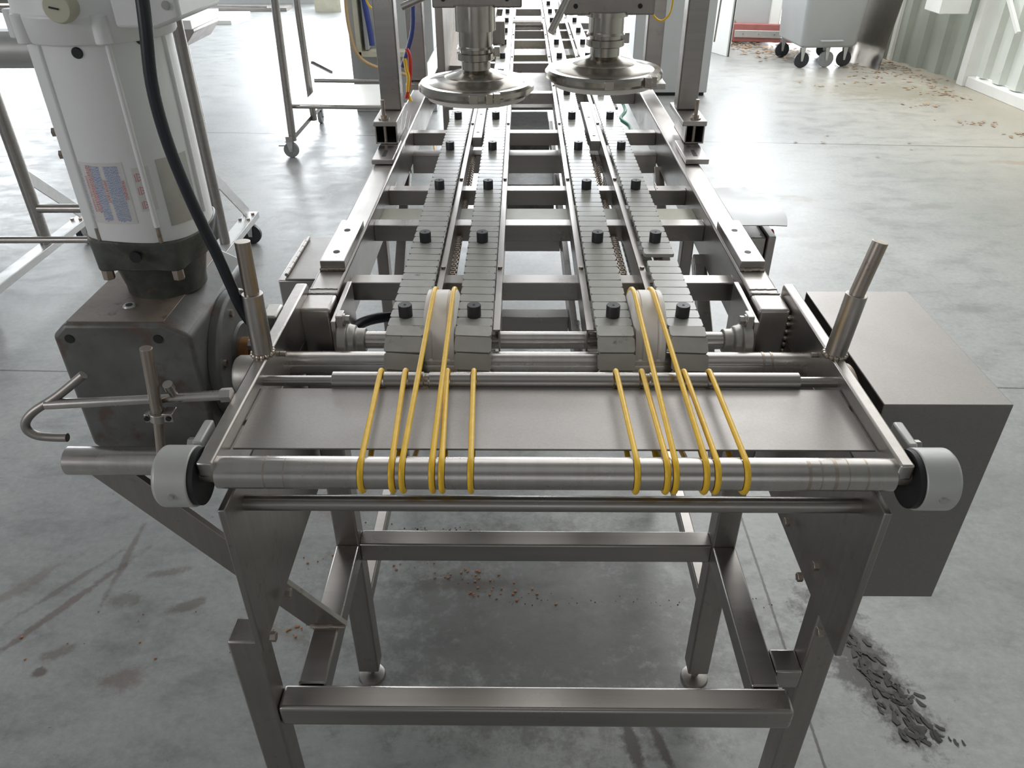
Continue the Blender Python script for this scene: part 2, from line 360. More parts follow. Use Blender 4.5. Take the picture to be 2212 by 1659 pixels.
# front rollers and rods
mb = MB(); grooves = [-.215, -.173, -.159, -.119, -.106, -.067, .1555, .1955, .207, .2475, .2625, .3015]
def grooved(x0, x1, y, z, r, gs, gr, gw):
    prof = [(x0, r)]
    for g in sorted(gs): prof += [(g-gw, r), (g-gw*.8, r-gr), (g+gw*.8, r-gr), (g+gw, r)]
    prof += [(x1, r)]; L = x1-x0
    return MB().lathe((x0, y, z), (x1, y, z), [((x-x0)/L, q) for x, q in prof], 48)
grooved(-.4115, .5005, .810, 1.004, .0225, grooves, .0022, .0047).build('front_roller', M_roll, fr)
for xg, wg in ((-.345, .0012), (-.318, .0008), (.385, .0022), (.401, .0010), (.420, .0026), (.437, .0010), (.462, .0014)):
    MB().cyl((xg-wg, .810, 1.004), (xg+wg, .810, 1.004), .02262, 48).build('wear_ring', M_rust, fr)
for s, xi in ((-1, -.412), (1, .501)):
    mb = MB().cyl((xi, .810, 1.004), (xi+s*.030, .810, 1.004), .014, 24); mb.build('roller_stub', M_rust, fr)
    mb = MB().lathe((xi+s*.022, .810, .997), (xi+s*.030, .810, .997), [(0, .040), (1, .040)], 44); mb.build('bearing_seal', M_black, fr)
    mb = MB().lathe((xi+s*.030, .810, .997), (xi+s*.078, .810, .997), [(0, .0425), (.9, .0425), (1, .038)], 52)
    hh = mb.build('bearing_housing', M_hous, fr, .0015)
    mb = MB(); mb.cyl((xi+s*.052, .768, .997), (xi+s*.052, .764, .997), .0045, 12)
    mb.build('grease_screw', M_zinc, hh)
    x0, x1 = sorted((xi+s*.032, xi+s*.046))
    mb = MB().box(x0, x1, .845, .90, 1.000, 1.028); mb.build('bearing_ear', M_hous, hh, .003)
    mb = MB().hexa((xi+s*.046, .862, 1.013), (xi+s*.058, .862, 1.013), .009); mb.build('bolt', M_st, hh, .0006)
mb = MB().cyl((-.411, 1.03, 1.010), (.501, 1.03, 1.010), .0085, 24); rod = mb.build('support_rod', M_tube, fr)
grooved(-.300, .440, 1.03, 1.010, .0150, [-.223, -.184, -.117, -.075, .151, .192, .259, .299, -.150, .200], .0018, .0046).build('rod_sleeve', M_tube, rod, .001)
MB().cyl((-.411, 1.172, .957), (.501, 1.172, .957), .0205, 32).build('nose_shaft', M_roll, fr)
mb = MB()
for xx in (.44, .425): mb.cyl((xx, 1.172, .957), (xx+.004, 1.172, .957), .0212, 32)
mb.build('shaft_ring', M_rust, fr)
MB().cyl((-.411, .86, .904), (.501, .86, .904), .0122, 24).build('tie_rod', M_tube, fr)
MB().box(-.408, .498, .858, 1.012, 1.005, 1.008).build('table_plate', M_plate, fr, .0008)
# round posts in sleeves on the side plates
for x, dx in ((-.421, .0), (.508, .012)):
    mb = MB().lathe((x, 1.075, 1.034), (x+dx, 1.080, 1.140), [(0, .0165), (1, .0165)], 28); sl = mb.build('post_sleeve', M_st, fr, .001)
    MB().cyl((x+dx*.9, 1.080, 1.135), (x+dx*2.4, 1.085, 1.225), .0118, 24).build('round_post', M_rust, sl, .0006)
    mb = MB()
    for k in range(14):
        a = 2*PI*k/14; bmesh.ops.create_uvsphere(mb.bm, u_segments=8, v_segments=5, radius=.0045, matrix=Matrix.Translation((x+.0165*math.cos(a), 1.075+.0165*math.sin(a), 1.0355)))
    mb.build('weld_bead', M_rust, sl)
# nuts and screw ends on the side plates
mb = MB()
for x, d, pts in ((-.4095, 1, ((1.12, 1.012), (.93, 1.006), (.83, 1.000))), (.4995, -1, ((1.12, 1.012), (.97, 1.006), (.84, 1.004)))):
    for y, z in pts: mb.cyl((x, y, z-.006), (x+d*.010, y, z-.006), .0045, 12)
mb.build('screw_end', M_rust, fr)
for x, d, pts in ((-.399, 1, ((.898, .665), (.805, .668))), (.489, -1, ((1.04, .700), (.90, .735), (.94, .665), (.828, .660)))):
    for y, z in pts: MB().hexa((x, y, z), (x+d*.009, y, z), .0085).build('bolt', M_rust, fr, .0006)
# base frame
for x0, x1 in ((-.471, -.421), (.511, .561)):
    y0 = .800 if x0 < 0 else .890
    mb = MB().box(x0, x1, y0, y0+.05, .045, .66); lg = mb.build('leg', M_dkst, fr, .004)
    MB().cyl(((x0+x1)/2, y0+.025, .0), ((x0+x1)/2, y0+.025, .012), .038, 28, .030).cyl(((x0+x1)/2, y0+.025, .01), ((x0+x1)/2, y0+.025, .05), .008, 12).build('levelling_foot', M_dkst, lg)
for x0, x1 in ((-.398, -.348), (.412, .462)):
    lg = MB().box(x0, x1, 1.195, 1.245, .045, .93).build('leg', M_dkst, fr, .004)
    xm = (x0+x1)/2
    MB().lathe((xm, 1.22, 0), (xm, 1.22, .014), [(0, .034), (.5, .032), (1, .018)], 28).cyl((xm, 1.22, .01), (xm, 1.22, .05), .008, 12).hexa((xm, 1.22, .028), (xm, 1.22, .040), .014).build('levelling_foot', M_dkst, lg)
    lg = MB().box(x0+.012, x1-.008, 1.90, 1.94, .045, .93).build('leg', M_dkst, fr, .003)
    lg = MB().box(x0+.01, x1-.01, 3.9, 3.94, .045, .93).build('leg', M_dkst, fr, .003)
    MB().box(x0, x1, .855, 1.196, .430, .480).build('base_rail', M_tube, fr, .004)
    MB().box(x0+.012, x1-.008, 1.245, 3.9, .22, .26).build('base_rail', M_tube, fr, .004)
MB().box(-.421, .474, .803, .853, .430, .480).build('base_rail', M_tube, fr, .007, seg=3)
MB().box(-.349, .413, 1.197, 1.243, .430, .480).build('base_rail', M_tube, fr, .004)
MB().box(.4625, .5115, .885, .935, .4305, .4795).build('base_rail', M_tube, fr, .004)
MB().box(-.38, .44, 1.90, 1.94, .42, .46).build('base_rail', M_tube, fr, .003)
for x in (-.37, .438):
    MB().bar((x, 1.93, .52), (x, 2.45, .90), .03, .03).build('diagonal_brace', M_tube, fr, .002)
MB().bar((.43, 1.24, .55), (.43, 1.74, .91), .03, .03).build('diagonal_brace', M_tube, fr, .002)
# small tube stubs standing on the base: central guide channel seen between the crossbars
mb = MB().box(.110, .125, 1.30, 3.2, .80, .86).box(-.075, -.062, 1.30, 3.2, .80, .86); mb.build('return_guide', M_tube, fr, .001)
MB().box(-.06, .11, 1.58, 1.62, .79, .83).build('return_crossbar', M_tube, fr, .001)
MB().box(-.06, .11, 2.05, 2.09, .79, .85).build('return_crossbar', M_tube, fr, .001)
MB().cyl((.135, 1.30, .79), (.135, 1.62, .79), .011, 16).build('return_rod', M_roll, fr)
MB().box(.155, .185, 1.34, 2.1, .76, .80).build('return_strip', M_cream, fr, .001)
# far idler roller
MB().cyl((-.12, 4.72, 1.00), (.11, 4.72, 1.00), .022, 20).build('far_idler_roller', M_roll, fr)
# small plates between the chain pairs
for x0, x1, y0, y1 in ((-.152, -.122, 2.40, 2.86), (.209, .240, 2.36, 2.85)):
    it = MB().box(x0, x1, y0, y1, .985, 1.015).build('spacer_block', M_zinc, fr, .002)
    MB().cyl(((x0+x1)/2, y0+.06, 1.0145), ((x0+x1)/2, y0+.06, 1.0155), .005, 14).cyl(((x0+x1)/2, y0+.28, 1.0145), ((x0+x1)/2, y0+.28, 1.0155), .005, 14).build('bolt_hole', M_black, it)
# trough under the far part
MB().box(-.055, .120, 2.74, 3.02, .60, .75).build('gearbox_cover', M_flange, fr, .004)
MB().box(-.055, .125, 3.46, 3.80, .60, .75).build('gearbox_cover', M_flange, fr, .004)
MB().box(-.355, .438, 3.62, 6.1, .80, .812).build('drip_tray', M_dkst, fr, .002)
# brace bar and outrigger pipe on the left of the frame
MB().cyl((-.735, .972, .892), (-.432, .972, .892), .0235, 32).build('outrigger_pipe', M_roll, fr, .001)
mb = MB().prism([(-.6775, .903), (-.3335, .481), (-.408, .481), (-.7225, .867)], 'y', .979, .991); bb_ = mb.build('brace_bar', M_dkst, fr, .001)
MB().tube([(-.402+.066*k/14, .978, .482+random.uniform(-.001, .001)) for k in range(15)], .0045, 8).build('weld_bead', M_rust, bb_)
# lever with hook handle and clamp rod
lv = MB().cyl((-.432, .95, 1.037), (-.718, .95, 1.018), .0078, 20).build('lever_rod', M_roll, fr)
MB().tube([(-.655, .965, 1.062), (-.700, .955, 1.030), (-.738, .948, 1.008), (-.756, .944, .990), (-.757, .942, .975), (-.745, .942, .965), (-.722, .942, .962), (-.700, .942, .9615)], .0068, 14, smooth=5).build('hook_handle', M_dkst, lv)
MB().hexa((-.432, .95, 1.037), (-.448, .95, 1.036), .011).build('hex_nut', M_st, lv)
vr = MB().cyl((-.530, .932, 1.128), (-.543, .932, 1.010), .0085, 22).cyl((-.543, .932, 1.012), (-.560, .922, .888), .0072, 18).build('clamp_rod', M_rust, fr, .0004)
mb = MB().lathe((-.5405, .932, 1.018), (-.5425, .932, 1.004), [(0, .0135), (1, .0135)], 26)
mb.box(-.560, -.553, .924, .938, 1.004, 1.018).box(-.533, -.517, .924, .944, 1.004, 1.019); cl = mb.build('split_clamp', M_st, vr, .001)
MB().cyl((-.524, .923, 1.011), (-.524, .9225, 1.011), .004, 12).cyl((-.556, .923, 1.011), (-.556, .9225, 1.011), .004, 12).build('clamp_screw', M_black, cl)
MB().lathe((-.519, .952, 1.030), (-.519, .940, 1.062), [(0, .006), (.6, .006), (.65, .0075), (1, .0075)], 16).build('thumb_screw', M_st, vr)
# spool housing where the rod shaft enters the left plate
MB().lathe((-.433, 1.085, .985), (-.475, 1.085, .985), [(0, .034), (.85, .034), (1, .030)], 40).build('bearing_housing', M_cast, fr, .001)
MB().box(-.462, -.434, 1.20, 1.25, .97, 1.035).build('bearing_ear', M_cast, fr, .004)
MB().hexa((-.462, 1.225, 1.010), (-.474, 1.225, 1.010), .009).build('bolt', M_st, fr, .0006)
MB().hexa((-.462, 1.165, .998), (-.478, 1.165, .998), .010).build('bolt', M_st, fr, .0006)

# guide strips beside the slat chains
for x0, x1, xv in ((-.1665, -.1545, -.1560), (-.0495, -.0375, -.0390), (.1170, .1295, .1185), (.2425, .2550, .2440)):
    mb = MB().box(x0, x1, 1.20, 5.9, 1.006, 1.009).box(xv-.0015, xv+.0015, 1.20, 5.9, .955, 1.008)
    g = mb.build('guide_strip', M_beam, fr)
    mb = MB()
    for yc in (1.46, 2.022, 2.58, 3.14, 3.72, 4.31, 4.88): mb.cyl(((x0+x1)/2, yc, 1.0085), ((x0+x1)/2, yc, 1.013), .0048, 12)
    mb.build('bolt_head', M_rust, g)
# gap-spanning drive wheels of white plastic
for x0, x1 in ((-.1715, -.1145), (.1975, .2555)):
    mb = MB().lathe((x0, 1.245, .968), (x1, 1.245, .968), [(0, .082), (.05, .088), (.16, .088), (.17, .086), (.27, .086), (.28, .088), (.70, .088), (.71, .086), (.80, .086), (.81, .088), (.95, .088), (1, .082)], 72)
    mb.build('belt_wheel', M_white, fr)

# ================================================================= slat chains with pegs
def slat_loop(x0, x1, skew, missing, seed):
    rnd = random.Random(seed); mb = MB(); pitch_ = .03088; Rr = .0655; cy, cz = 1.178, .9595; t = .0075; yend = 5.85
    straight = yend-cy; L = straight*2 + 2*PI*Rr; n = int(L/pitch_); p = L/n
    for k in range(n):
        s = k*p + .004
        if k in missing: continue
        if s < straight: c = Vector((0, yend - s, cz+Rr)); a = 0
        elif s < straight + PI*Rr:
            a = (s-straight)/Rr; c = Vector((0, cy - Rr*math.sin(a), cz + Rr*math.cos(a)))
        elif s < 2*straight + PI*Rr: a = PI; c = Vector((0, cy + (s-straight-PI*Rr), cz-Rr))
        else: a = PI + (s-2*straight-PI*Rr)/Rr; c = Vector((0, yend - Rr*math.sin(a), cz + Rr*math.cos(a)))
        rot = Matrix.Rotation(a, 3, 'X') @ Matrix.Rotation(skew + rnd.uniform(-.012, .012), 3, 'Z')
        h = p/2 - .0011; e = .0035; wv = .0008*rnd.uniform(-1, 1)
        poly = [(x0+e, -h), (x1-e, -h+wv), (x1, -h+e), (x1, h-e), (x1-e, h+wv), (x0+e, h), (x0, h-e), (x0, -h+e)]
        xm = (x0+x1)/2; A = []; B = []
        for u, v in poly:
            q = rot @ Vector((u-xm, v, 0)); q2 = rot @ Vector((u-xm, v, -t))
            A.append(mb.bm.verts.new(q + c + Vector((xm, 0, 0)))); B.append(mb.bm.verts.new(q2 + c + Vector((xm, 0, 0))))
        mb.bm.faces.new(A[::-1]); mb.bm.faces.new(B)
        for i in range(8): mb.bm.faces.new((A[i], A[(i+1) % 8], B[(i+1) % 8], B[i]))
    return mb
def link_chain(mb, xc, y0, y1, z, cy=None):
    y = y0
    while y < y1:
        for dx in (-.0075, .0075): mb.box(xc+dx-.0012, xc+dx+.0012, y, y+.011, z-.004, z+.004)
        for dx in (-.0045, .0045): mb.box(xc+dx-.0010, xc+dx+.0010, y+.0105, y+.022, z-.004, z+.004)
        mb.cyl((xc-.009, y+.003, z), (xc+.009, y+.003, z), .0030, 8).cyl((xc-.009, y+.014, z), (xc+.009, y+.014, z), .0030, 8)
        y += .022
chains = [(-.2345, -.1690, -.207, -.045, 'outermost slat chain on the left, beside the left side beam'),
          (-.1140, -.0510, -.084, -.050, 'second slat chain from the left, right of the left white belt wheel'),
          (.1315, .1950, .164, -.010, 'third slat chain from the left, left of the right white belt wheel'),
          (.2575, .3195, .288, -.020, 'outermost slat chain on the right, one slat missing near its front')]
pegproto = None
for ci, (x0, x1, xp, skew, lab) in enumerate(chains):
    rt = thing('slat_chain', ((x0+x1)/2, 1.18, .95), 'grey plastic ' + lab, 'conveyor chain', 'grey slat chains with black pegs')
    miss = set() if ci != 3 else {int((5.85-1.488-.004)/.03088)}
    slat_loop(x0, x1, skew, miss, ci).build('slats', M_slat, rt, sharp=25)
    mb = MB(); xc = (x0+x1)/2; link_chain(mb, xc, 1.19, 2.6, 1.0095)
    for k in range(8):
        a = R(8+20*k); mb.cyl((xc-.010, 1.178-.052*math.sin(a), .9595+.052*math.cos(a)), (xc+.010, 1.178-.052*math.sin(a), .9595+.052*math.cos(a)), .0045, 10)
    for dx in (-.008, .008): mb.lathe((xc+dx-.001, 1.178, .9595), (xc+dx+.001, 1.178, .9595), [(0, .056), (1, .056)], 32)
    mb.build('link_chain', M_rust, rt)
    for k in range(14):
        y = 1.2226 + .3397*k
        if k == 0:
            mb = MB(); mb.lathe((xp, y, 1.0248), (xp, y, 1.0475), [(0, .0124), (.94, .0124), (1, .0116)], 28)
            pg = mb.build('peg', M_rub, rt)
            hole = MB().cyl((xp, y, 1.0472), (xp, y, 1.0480), .0022, 10).build('peg_hole', M_black, pg); first = (pg, hole)
            hole.location = (0, 0, 0)
        else:
            c = first[0].copy(); C.objects.link(c); c.parent = rt; c.location = first[0].location + Vector((0, y-1.2226, 0))
            h = first[1].copy(); C.objects.link(h); h.parent = c

# drive chains seen in the gaps between the slat chains
for x, y0, y1, lab in ((-.150, 1.48, 2.4, 'steel roller chain in the gap between the two left slat chains'), (.222, 1.46, 2.4, 'steel roller chain in the gap between the two right slat chains')):
    mb = MB(); link_chain(mb, x, y0, y1, .958); tag(mb.build('roller_chain', M_rust), lab, 'chain', 'roller chains between slat chains')

# ================================================================= yellow belts
def belt(xr, xf, big):
    rc = .0041
    c1 = Vector((.810, 1.004)); r1 = .0225 + rc - .0022
    c2, r2 = (Vector((1.245, .968)), .086+rc) if big else (Vector((1.03, 1.010)), .0150 + rc - .0018)
    d = c2-c1; L = d.length; u = d/L; v = Vector((-u.y, u.x)); k = (r1-r2)/L; h = math.sqrt(1-k*k)
    n1 = u*k + v*h; n2 = u*k - v*h
    a1 = math.atan2(n1.y, n1.x); a2 = math.atan2(n2.y, n2.x)
    pts = []
    def put(p, t): pts.append((xf + (xr-xf)*max(0, min(1, t)), p.x, p.y))
    for i in range(13):                                   # around the front roller, bottom -> front -> top
        a = a2 + (a1 - a2 - 2*PI)*i/12 if a1 > a2 else a2 + (a1-a2)*i/12
        put(c1 + Vector((math.cos(a), math.sin(a)))*r1, 0)
    for i in range(1, 10):
        p = (c1+n1*r1).lerp(c2+n1*r2, i/10); put(p, i/10)
    for i in range(17):
        a = a1 + (a2 - a1)*i/16
        put(c2 + Vector((math.cos(a), math.sin(a)))*r2, 1)
    for i in range(1, 10):
        p = (c2+n2*r2).lerp(c1+n2*r1, i/10); put(p, 1-i/10)
    return MB().tube(pts, rc, 12, closed=True)
belts = [(-.223, -.2145, 0, 'short yellow round belt, outermost on the left'), (-.184, -.173, 0, 'short yellow round belt, second from the left'),
         (-.1575, -.159, 1, 'long yellow round belt over the left edge of the left white wheel'), (-.1225, -.119, 1, 'long yellow round belt over the right side of the left white wheel'),
         (-.117, -.106, 0, 'short yellow round belt, just right of the left pair of long ones'), (-.075, -.067, 0, 'short yellow round belt, last of the left six'),
         (.151, .1555, 0, 'short yellow round belt, first of the right six'), (.192, .1955, 0, 'short yellow round belt, just left of the right pair of long ones'),
         (.2035, .207, 1, 'long yellow round belt over the left edge of the right white wheel'), (.238, .2475, 1, 'long yellow round belt over the right side of the right white wheel'),
         (.259, .2625, 0, 'short yellow round belt, second from the right end'), (.299, .3015, 0, 'short yellow round belt, outermost on the right')]
for xr, xf, big, lab in belts:
    o = belt(xr, xf, big).build('drive_belt', M_yel, None, sharp=80)
    tag(o, lab, 'belt', 'yellow round belts on the front roller')

# ================================================================= gear motor
gm = thing('gear_motor', (-.62, 1.2, .8), 'upright pale grey electric motor on a dark rusty gearbox at the left of the conveyor', 'motor')
# block: front face x -.75..-.52, y 1.05..1.34
sec = [(-.718, 1.100), (-.562, 1.100), (-.522, 1.078), (-.522, .850), (-.560, .815), (-.690, .815), (-.742, .862), (-.742, 1.078)]
MB().prism(sec, 'y', 1.052, 1.345).build('gearbox', M_gear, gm, .007, seg=3)
MB().prism([(-.716, 1.060), (-.562, 1.060), (-.563, 1.340), (-.716, 1.340)], 'z', 1.0990, 1.1012).build('gearbox_lid', M_geartop, gm, .0008)
mb = MB().lathe((-.638, 1.112, 1.1005), (-.638, 1.112, 1.1035), [(0, .011), (1, .009)], 20); pl = mb.build('drain_plug', M_zinc, gm)
MB().cyl((-.638, 1.112, 1.103), (-.638, 1.112, 1.1042), .0055, 12).build('plug_hole', M_black, pl)
for x in (-.715, -.574): MB().cyl((x, 1.0505, 1.074), (x, 1.0535, 1.074), .0075, 18).build('bolt_hole', M_black, gm)
mb = MB().lathe((-.522, 1.195, .962), (-.503, 1.195, .962), [(0, .118), (.75, .118), (1, .114)], 64); fc = mb.build('flange_cover', M_gear, gm, .001)
MB().lathe((-.5035, 1.195, .962), (-.499, 1.195, .962), [(0, .060), (1, .056)], 40).build('cover_boss', M_flange, fc)
for a in (40, 100, 160, 220, 280, 340):
    MB().cyl((-.503, 1.195+.092*math.cos(R(a)), .962+.092*math.sin(R(a))), (-.499, 1.195+.092*math.cos(R(a)), .962+.092*math.sin(R(a))), .0065, 12).build('cover_screw', M_rust, fc)
MB().lathe((-.500, 1.185, .968), (-.434, 1.185, .968), [(0, .030), (.30, .030), (.31, .026), (.62, .026), (.63, .029), (1, .029)], 36).build('drive_shaft', M_copper, gm)
mb = MB(); 
for y, z in ((1.09, .98), (1.06, .90)): mb.hexa((-.742, y+.06, z), (-.748, y+.06, z), .008)
mb.build('side_bolt', M_rust, gm)
MX, MY = -.608, 1.200
MB().lathe((MX, MY, 1.100), (MX, MY, 1.185), [(0, .064), (.15, .0645), (.6, .073), (.8, .078), (1, .086)], 56).build('motor_neck', M_flange, gm)
# bell flange with lugs
mb = MB(); rs = []
for z, ex in ((1.160, 0), (1.165, .004), (1.205, .006), (1.212, .004)):
    ring = []
    for i in range(96):
        a = 2*PI*i/96; lug = sum(max(0, math.cos(a-R(q)))**40 for q in (-128, -52, 38, 142)); rr_ = .0965 + ex*.5 + .004*lug
        if z < 1.17: rr_ = .083 + .020*lug
        ring.append((MX + rr_*math.cos(a), MY + rr_*math.sin(a), z + (.0 if z < 1.2 else .004*math.sin(3*a+.6))))
    rs.append(ring)
mb.rings(rs); fl = mb.build('motor_flange', M_flange, gm, .002, sharp=50)
MB().lathe((-.598, 1.1020, 1.192), (-.598, 1.0985, 1.192), [(0, .009), (.98, .009)], 20).build('flange_port', M_black, fl)
for a in (-128, -52): MB().hexa((MX+.092*math.cos(R(a)), MY+.092*math.sin(R(a)), 1.164), (MX+.092*math.cos(R(a)), MY+.092*math.sin(R(a)), 1.143), .0095).build('flange_bolt', M_rust, fl, .0008)
mb = MB().lathe((MX, MY, 1.205), (MX, MY, 1.50), [(0, .0965), (1, .0965)], 96, False)
mt = mb.build('motor_body', M_motor, gm)
mb = MB()
for a in (-60, -118, -8, 188): 
    ca, sa = math.cos(R(a)), math.sin(R(a)); mb.cyl((MX+.0965*ca, MY+.0965*sa, 1.235), (MX+.0965*ca, MY+.0965*sa, 1.50), .0042, 12)
mb.build('tie_bolt_cover', M_motor, mt)
mb = MB()
for a in (-60, -118):
    ca, sa = math.cos(R(a)), math.sin(R(a)); mb.cyl((MX+.0965*ca, MY+.0965*sa, 1.208), (MX+.0965*ca, MY+.0965*sa, 1.236), .0034, 10)
mb.build('tie_bolt', M_rust, mt)
mb = MB(); rs = []
for z, rad in ((1.496, .102), (1.500, .105), (1.532, .105), (1.536, .102), (1.66, .100), (1.68, .085)):
    rs.append([(MX + (rad + (.010*max(0, math.cos(a+PI/2))**10 if z > 1.5 else 0))*math.cos(a), MY + (rad + (.010*max(0, math.cos(a+PI/2))**10 if z > 1.5 else 0))*math.sin(a), z) for a in [2*PI*i/96 for i in range(96)]])
mb.rings(rs).build('motor_head', M_motor, gm, .0015, sharp=50)
for a in (-125, -62, 200):
    MB().lathe((MX+.104*math.cos(R(a)), MY+.104*math.sin(R(a)), 1.497), (MX+.104*math.cos(R(a)), MY+.104*math.sin(R(a)), 1.534), [(0, .011), (1, .011)], 24).build('head_lug', M_motor, gm, .002)
pk = MB().lathe((-.593, 1.106, 1.545), (-.593, 1.076, 1.545), [(0, .0195), (.8, .0195), (1, .0175)], 40).build('round_plug', M_cream, gm, .001)
MB().box(-.602, -.590, 1.0745, 1.0765, 1.5440, 1.5460, Matrix.Rotation(R(12), 3, 'Y')).build('plug_slot', M_black, pk)
# terminal box
MB().prism([(-.535, 1.518), (-.482, 1.516), (-.446, 1.528), (-.446, 1.70), (-.535, 1.70)], 'y', 1.10, 1.26).build('terminal_box', M_motor, gm, .005)
MB().lathe((-.462, 1.10, 1.545), (-.462, 1.097, 1.545), [(0, .006), (1, .005)], 12).build('box_screw', M_zinc, gm)
for (a, z, rad) in ((-84, 1.487, .0075), (-34, 1.497, .0065)):
    ca, sa = math.cos(R(a)), math.sin(R(a)); MB().lathe((MX+.093*ca, MY+.093*sa, z), (MX+.099*ca, MY+.099*sa, z), [(0, rad), (.7, rad), (1, rad*.8)], 20).build('rubber_bung', M_rub, gm)
for z in (1.362, 1.328): MB().hexa((MX-.0935, MY-.02, z), (MX-.103, MY-.022, z), .007).build('side_bolt', M_rust, gm)
# silver rating plate to the right of the cable
def wrap(u0, u1, z0, z1, off, n=14):
    mb = MB(); A = []
    for i in range(n+1):
        th = (u0 + (u1-u0)*i/n)/.0965; A.append((MX+(.0965+off)*math.sin(th), MY-(.0965+off)*math.cos(th)))
    B = [(MX+(.0965+off-.0006)*math.sin((u1+(u0-u1)*i/n)/.0965), MY-(.0965+off-.0006)*math.cos((u1+(u0-u1)*i/n)/.0965)) for i in range(n+1)]
    return mb.prism(A+B, 'z', z0, z1)
wrap(.072, .125, 1.232, 1.335, .0010).build('rating_plate', M_zinc, gm)
lb = wrap(-.044, .026, 1.245, 1.338, .0006).build('warning_label', M_paper, gm)
lb2 = wrap(.036, .060, 1.262, 1.328, .0005).build('warning_label', M_paper, gm)
def cylmap(mb, pts_uz, off=.0014):
    vs = []
    for u, z in pts_uz:
        th = u/.0965; vs.append(mb.bm.verts.new((MX+(.0965+off)*math.sin(th), MY-(.0965+off)*math.cos(th), z)))
    mb.bm.faces.new(vs)
def words(txt, size, u, ztop, mat, parent, name='printed_text'):
    cu = bpy.data.curves.new(name, 'FONT'); cu.body = txt; cu.size = size; cu.align_x = 'LEFT'; cu.resolution_u = 2
    o = bpy.data.objects.new(name, cu); C.objects.link(o); dg = bpy.context.evaluated_depsgraph_get(); dg.update()
    me = bpy.data.meshes.new_from_object(o.evaluated_get(dg)); bpy.data.objects.remove(o)
    mb = MB(); mb.bm.from_mesh(me)
    for v in mb.bm.verts:
        tx, ty = v.co.x, v.co.y; th = (u+ty)/.0965
        v.co = (MX+(.0965+.0015)*math.sin(th), MY-(.0965+.0015)*math.cos(th), ztop - tx)
    return mb.build(name, mat, parent)
words('WARNING', .0062, .0190, 1.312, M_print_r, lb)
words('IMPORTANT', .0062, -.0070, 1.313, M_print_r, lb)
words('CONNECTION DIAGRAM', .0048, -.0345, 1.318, M_print_r, lb)
mbb, mbr = MB(), MB(); rl = random.Random(3)
def fine(mb, u0, u1, za, zb):
    u = u0
    while u < u1:
        z = za
        while z > zb:
            l = rl.uniform(.0008, .0035)
            cylmap(mb, [(u, z), (u+.0009, z), (u+.0009, z-l), (u, z-l)]); z -= l + .0011
        u += .00205
fine(mbb, -.0010, .0175, 1.333, 1.251); fine(mbb, -.0215, -.0090, 1.333, 1.251); fine(mbr, -.0290, -.0225, 1.334, 1.264); fine(mbb, -.0410, -.0395, 1.334, 1.252)
mbb.build('fine_print', M_print_b, lb); mbr.build('fine_print', M_print_r, lb)
mb = MB()
for zc in (1.314, 1.294, 1.272):
    P = [(.0415, zc-.0065), (.0415, zc+.0065), (.0535, zc)]; ctr = (.0455, zc)
    for i in range(3):
        a, b2 = P[i], P[(i+1) % 3]; ia = tuple(ctr[k]+(a[k]-ctr[k])*.82 for k in (0, 1)); ib = tuple(ctr[k]+(b2[k]-ctr[k])*.82 for k in (0, 1))
        cylmap(mb, [a, b2, ib, ia], .0013)
    cylmap(mb, [(.0440, zc-.0006), (.0440, zc+.0006), (.0495, zc+.0003), (.0495, zc-.0003)], .0013)
    cylmap(mb, [(.0387, zc-.0065), (.0395, zc-.0065), (.0395, zc+.005), (.0387, zc+.005)], .0013)
mb.build('warning_triangles', M_print_r, lb2)
tag(MB().tube([(-.470, 1.075, 1.66), (-.476, 1.070, 1.57), (-.480, 1.066, 1.523), (-.489, 1.064, 1.455), (-.487, 1.062, 1.388), (-.478, 1.062, 1.323), (-.468, 1.064, 1.268), (-.457, 1.068, 1.214), (-.449, 1.072, 1.164), (-.444, 1.078, 1.124), (-.444, 1.10, 1.085), (-.445, 1.14, 1.045), (-.446, 1.20, .99), (-.446, 1.30, .90)], .0085, 16, smooth=5).build('power_cable', M_cable),
    'thick black cable hanging down in front of the grey motor', 'cable')

# ================================================================= guard box at the right
g = thing('guard_box', (.64, 1.15, .6), 'large plain sheet-steel drive guard box on the right side of the conveyor', 'guard')
t = .003
mb = MB().box(.545, .738, .955, 1.335, 1.016, 1.019)
mb.box(.545, .738, .955, .958, .600, 1.0165).box(.735, .738, .957, 1.335, .600, 1.0165).box(.545, .738, 1.332, 1.335, .600, 1.0165)
mb.build('guard_shell', M_plate, g, .0012)
mb = MB().lathe((.553, 1.10, .93), (.566, 1.10, .93), [(0, .058), (.3, .062), (.7, .062), (1, .058)], 48).cyl((.52, 1.10, .93), (.553, 1.10, .93), .016, 20); mb.build('drive_sprocket', M_rust, g)
MB().box(.522, .545, 1.2, 1.3, .75, .80).build('guard_bracket', M_dkst, g)

# ================================================================= control boxes on the beams
cb = thing('hinged_control_box', (-.48, 1.6, .80), 'small stainless box with a hinged lid on the left of the conveyor beam', 'box')
MB().box(-.545, -.418, 1.565, 1.80, .80, .930).build('box_body', M_st, cb, .003)
MB().box(-.528, -.416, 1.563, 1.802, .931, .935).build('box_lid', M_plate, cb, .001)
mb = MB()
for k in range(7): mb.cyl((-.527, 1.575+k*.031, .939), (-.527, 1.604+k*.031, .939), .0042, 12)
mb.build('hinge', M_st, cb)
cb = thing('push_button_box', (.58, 1.95, .8), 'steel control box with red button under a bent metal rain hood, right of the beam', 'control box')
MB().box(.520, .608, 1.80, 2.02, .80, .935).build('box_body', M_st, cb, .003)
MB().box(.609, .628, 1.79, 2.03, .79, .942).build('box_door', M_st, cb, .002)
MB().lathe((.628, 1.86, .92), (.642, 1.86, .92), [(0, .014), (.8, .014), (1, .011)], 24).build('push_button', M_red, cb)
mb = MB(); rs = []
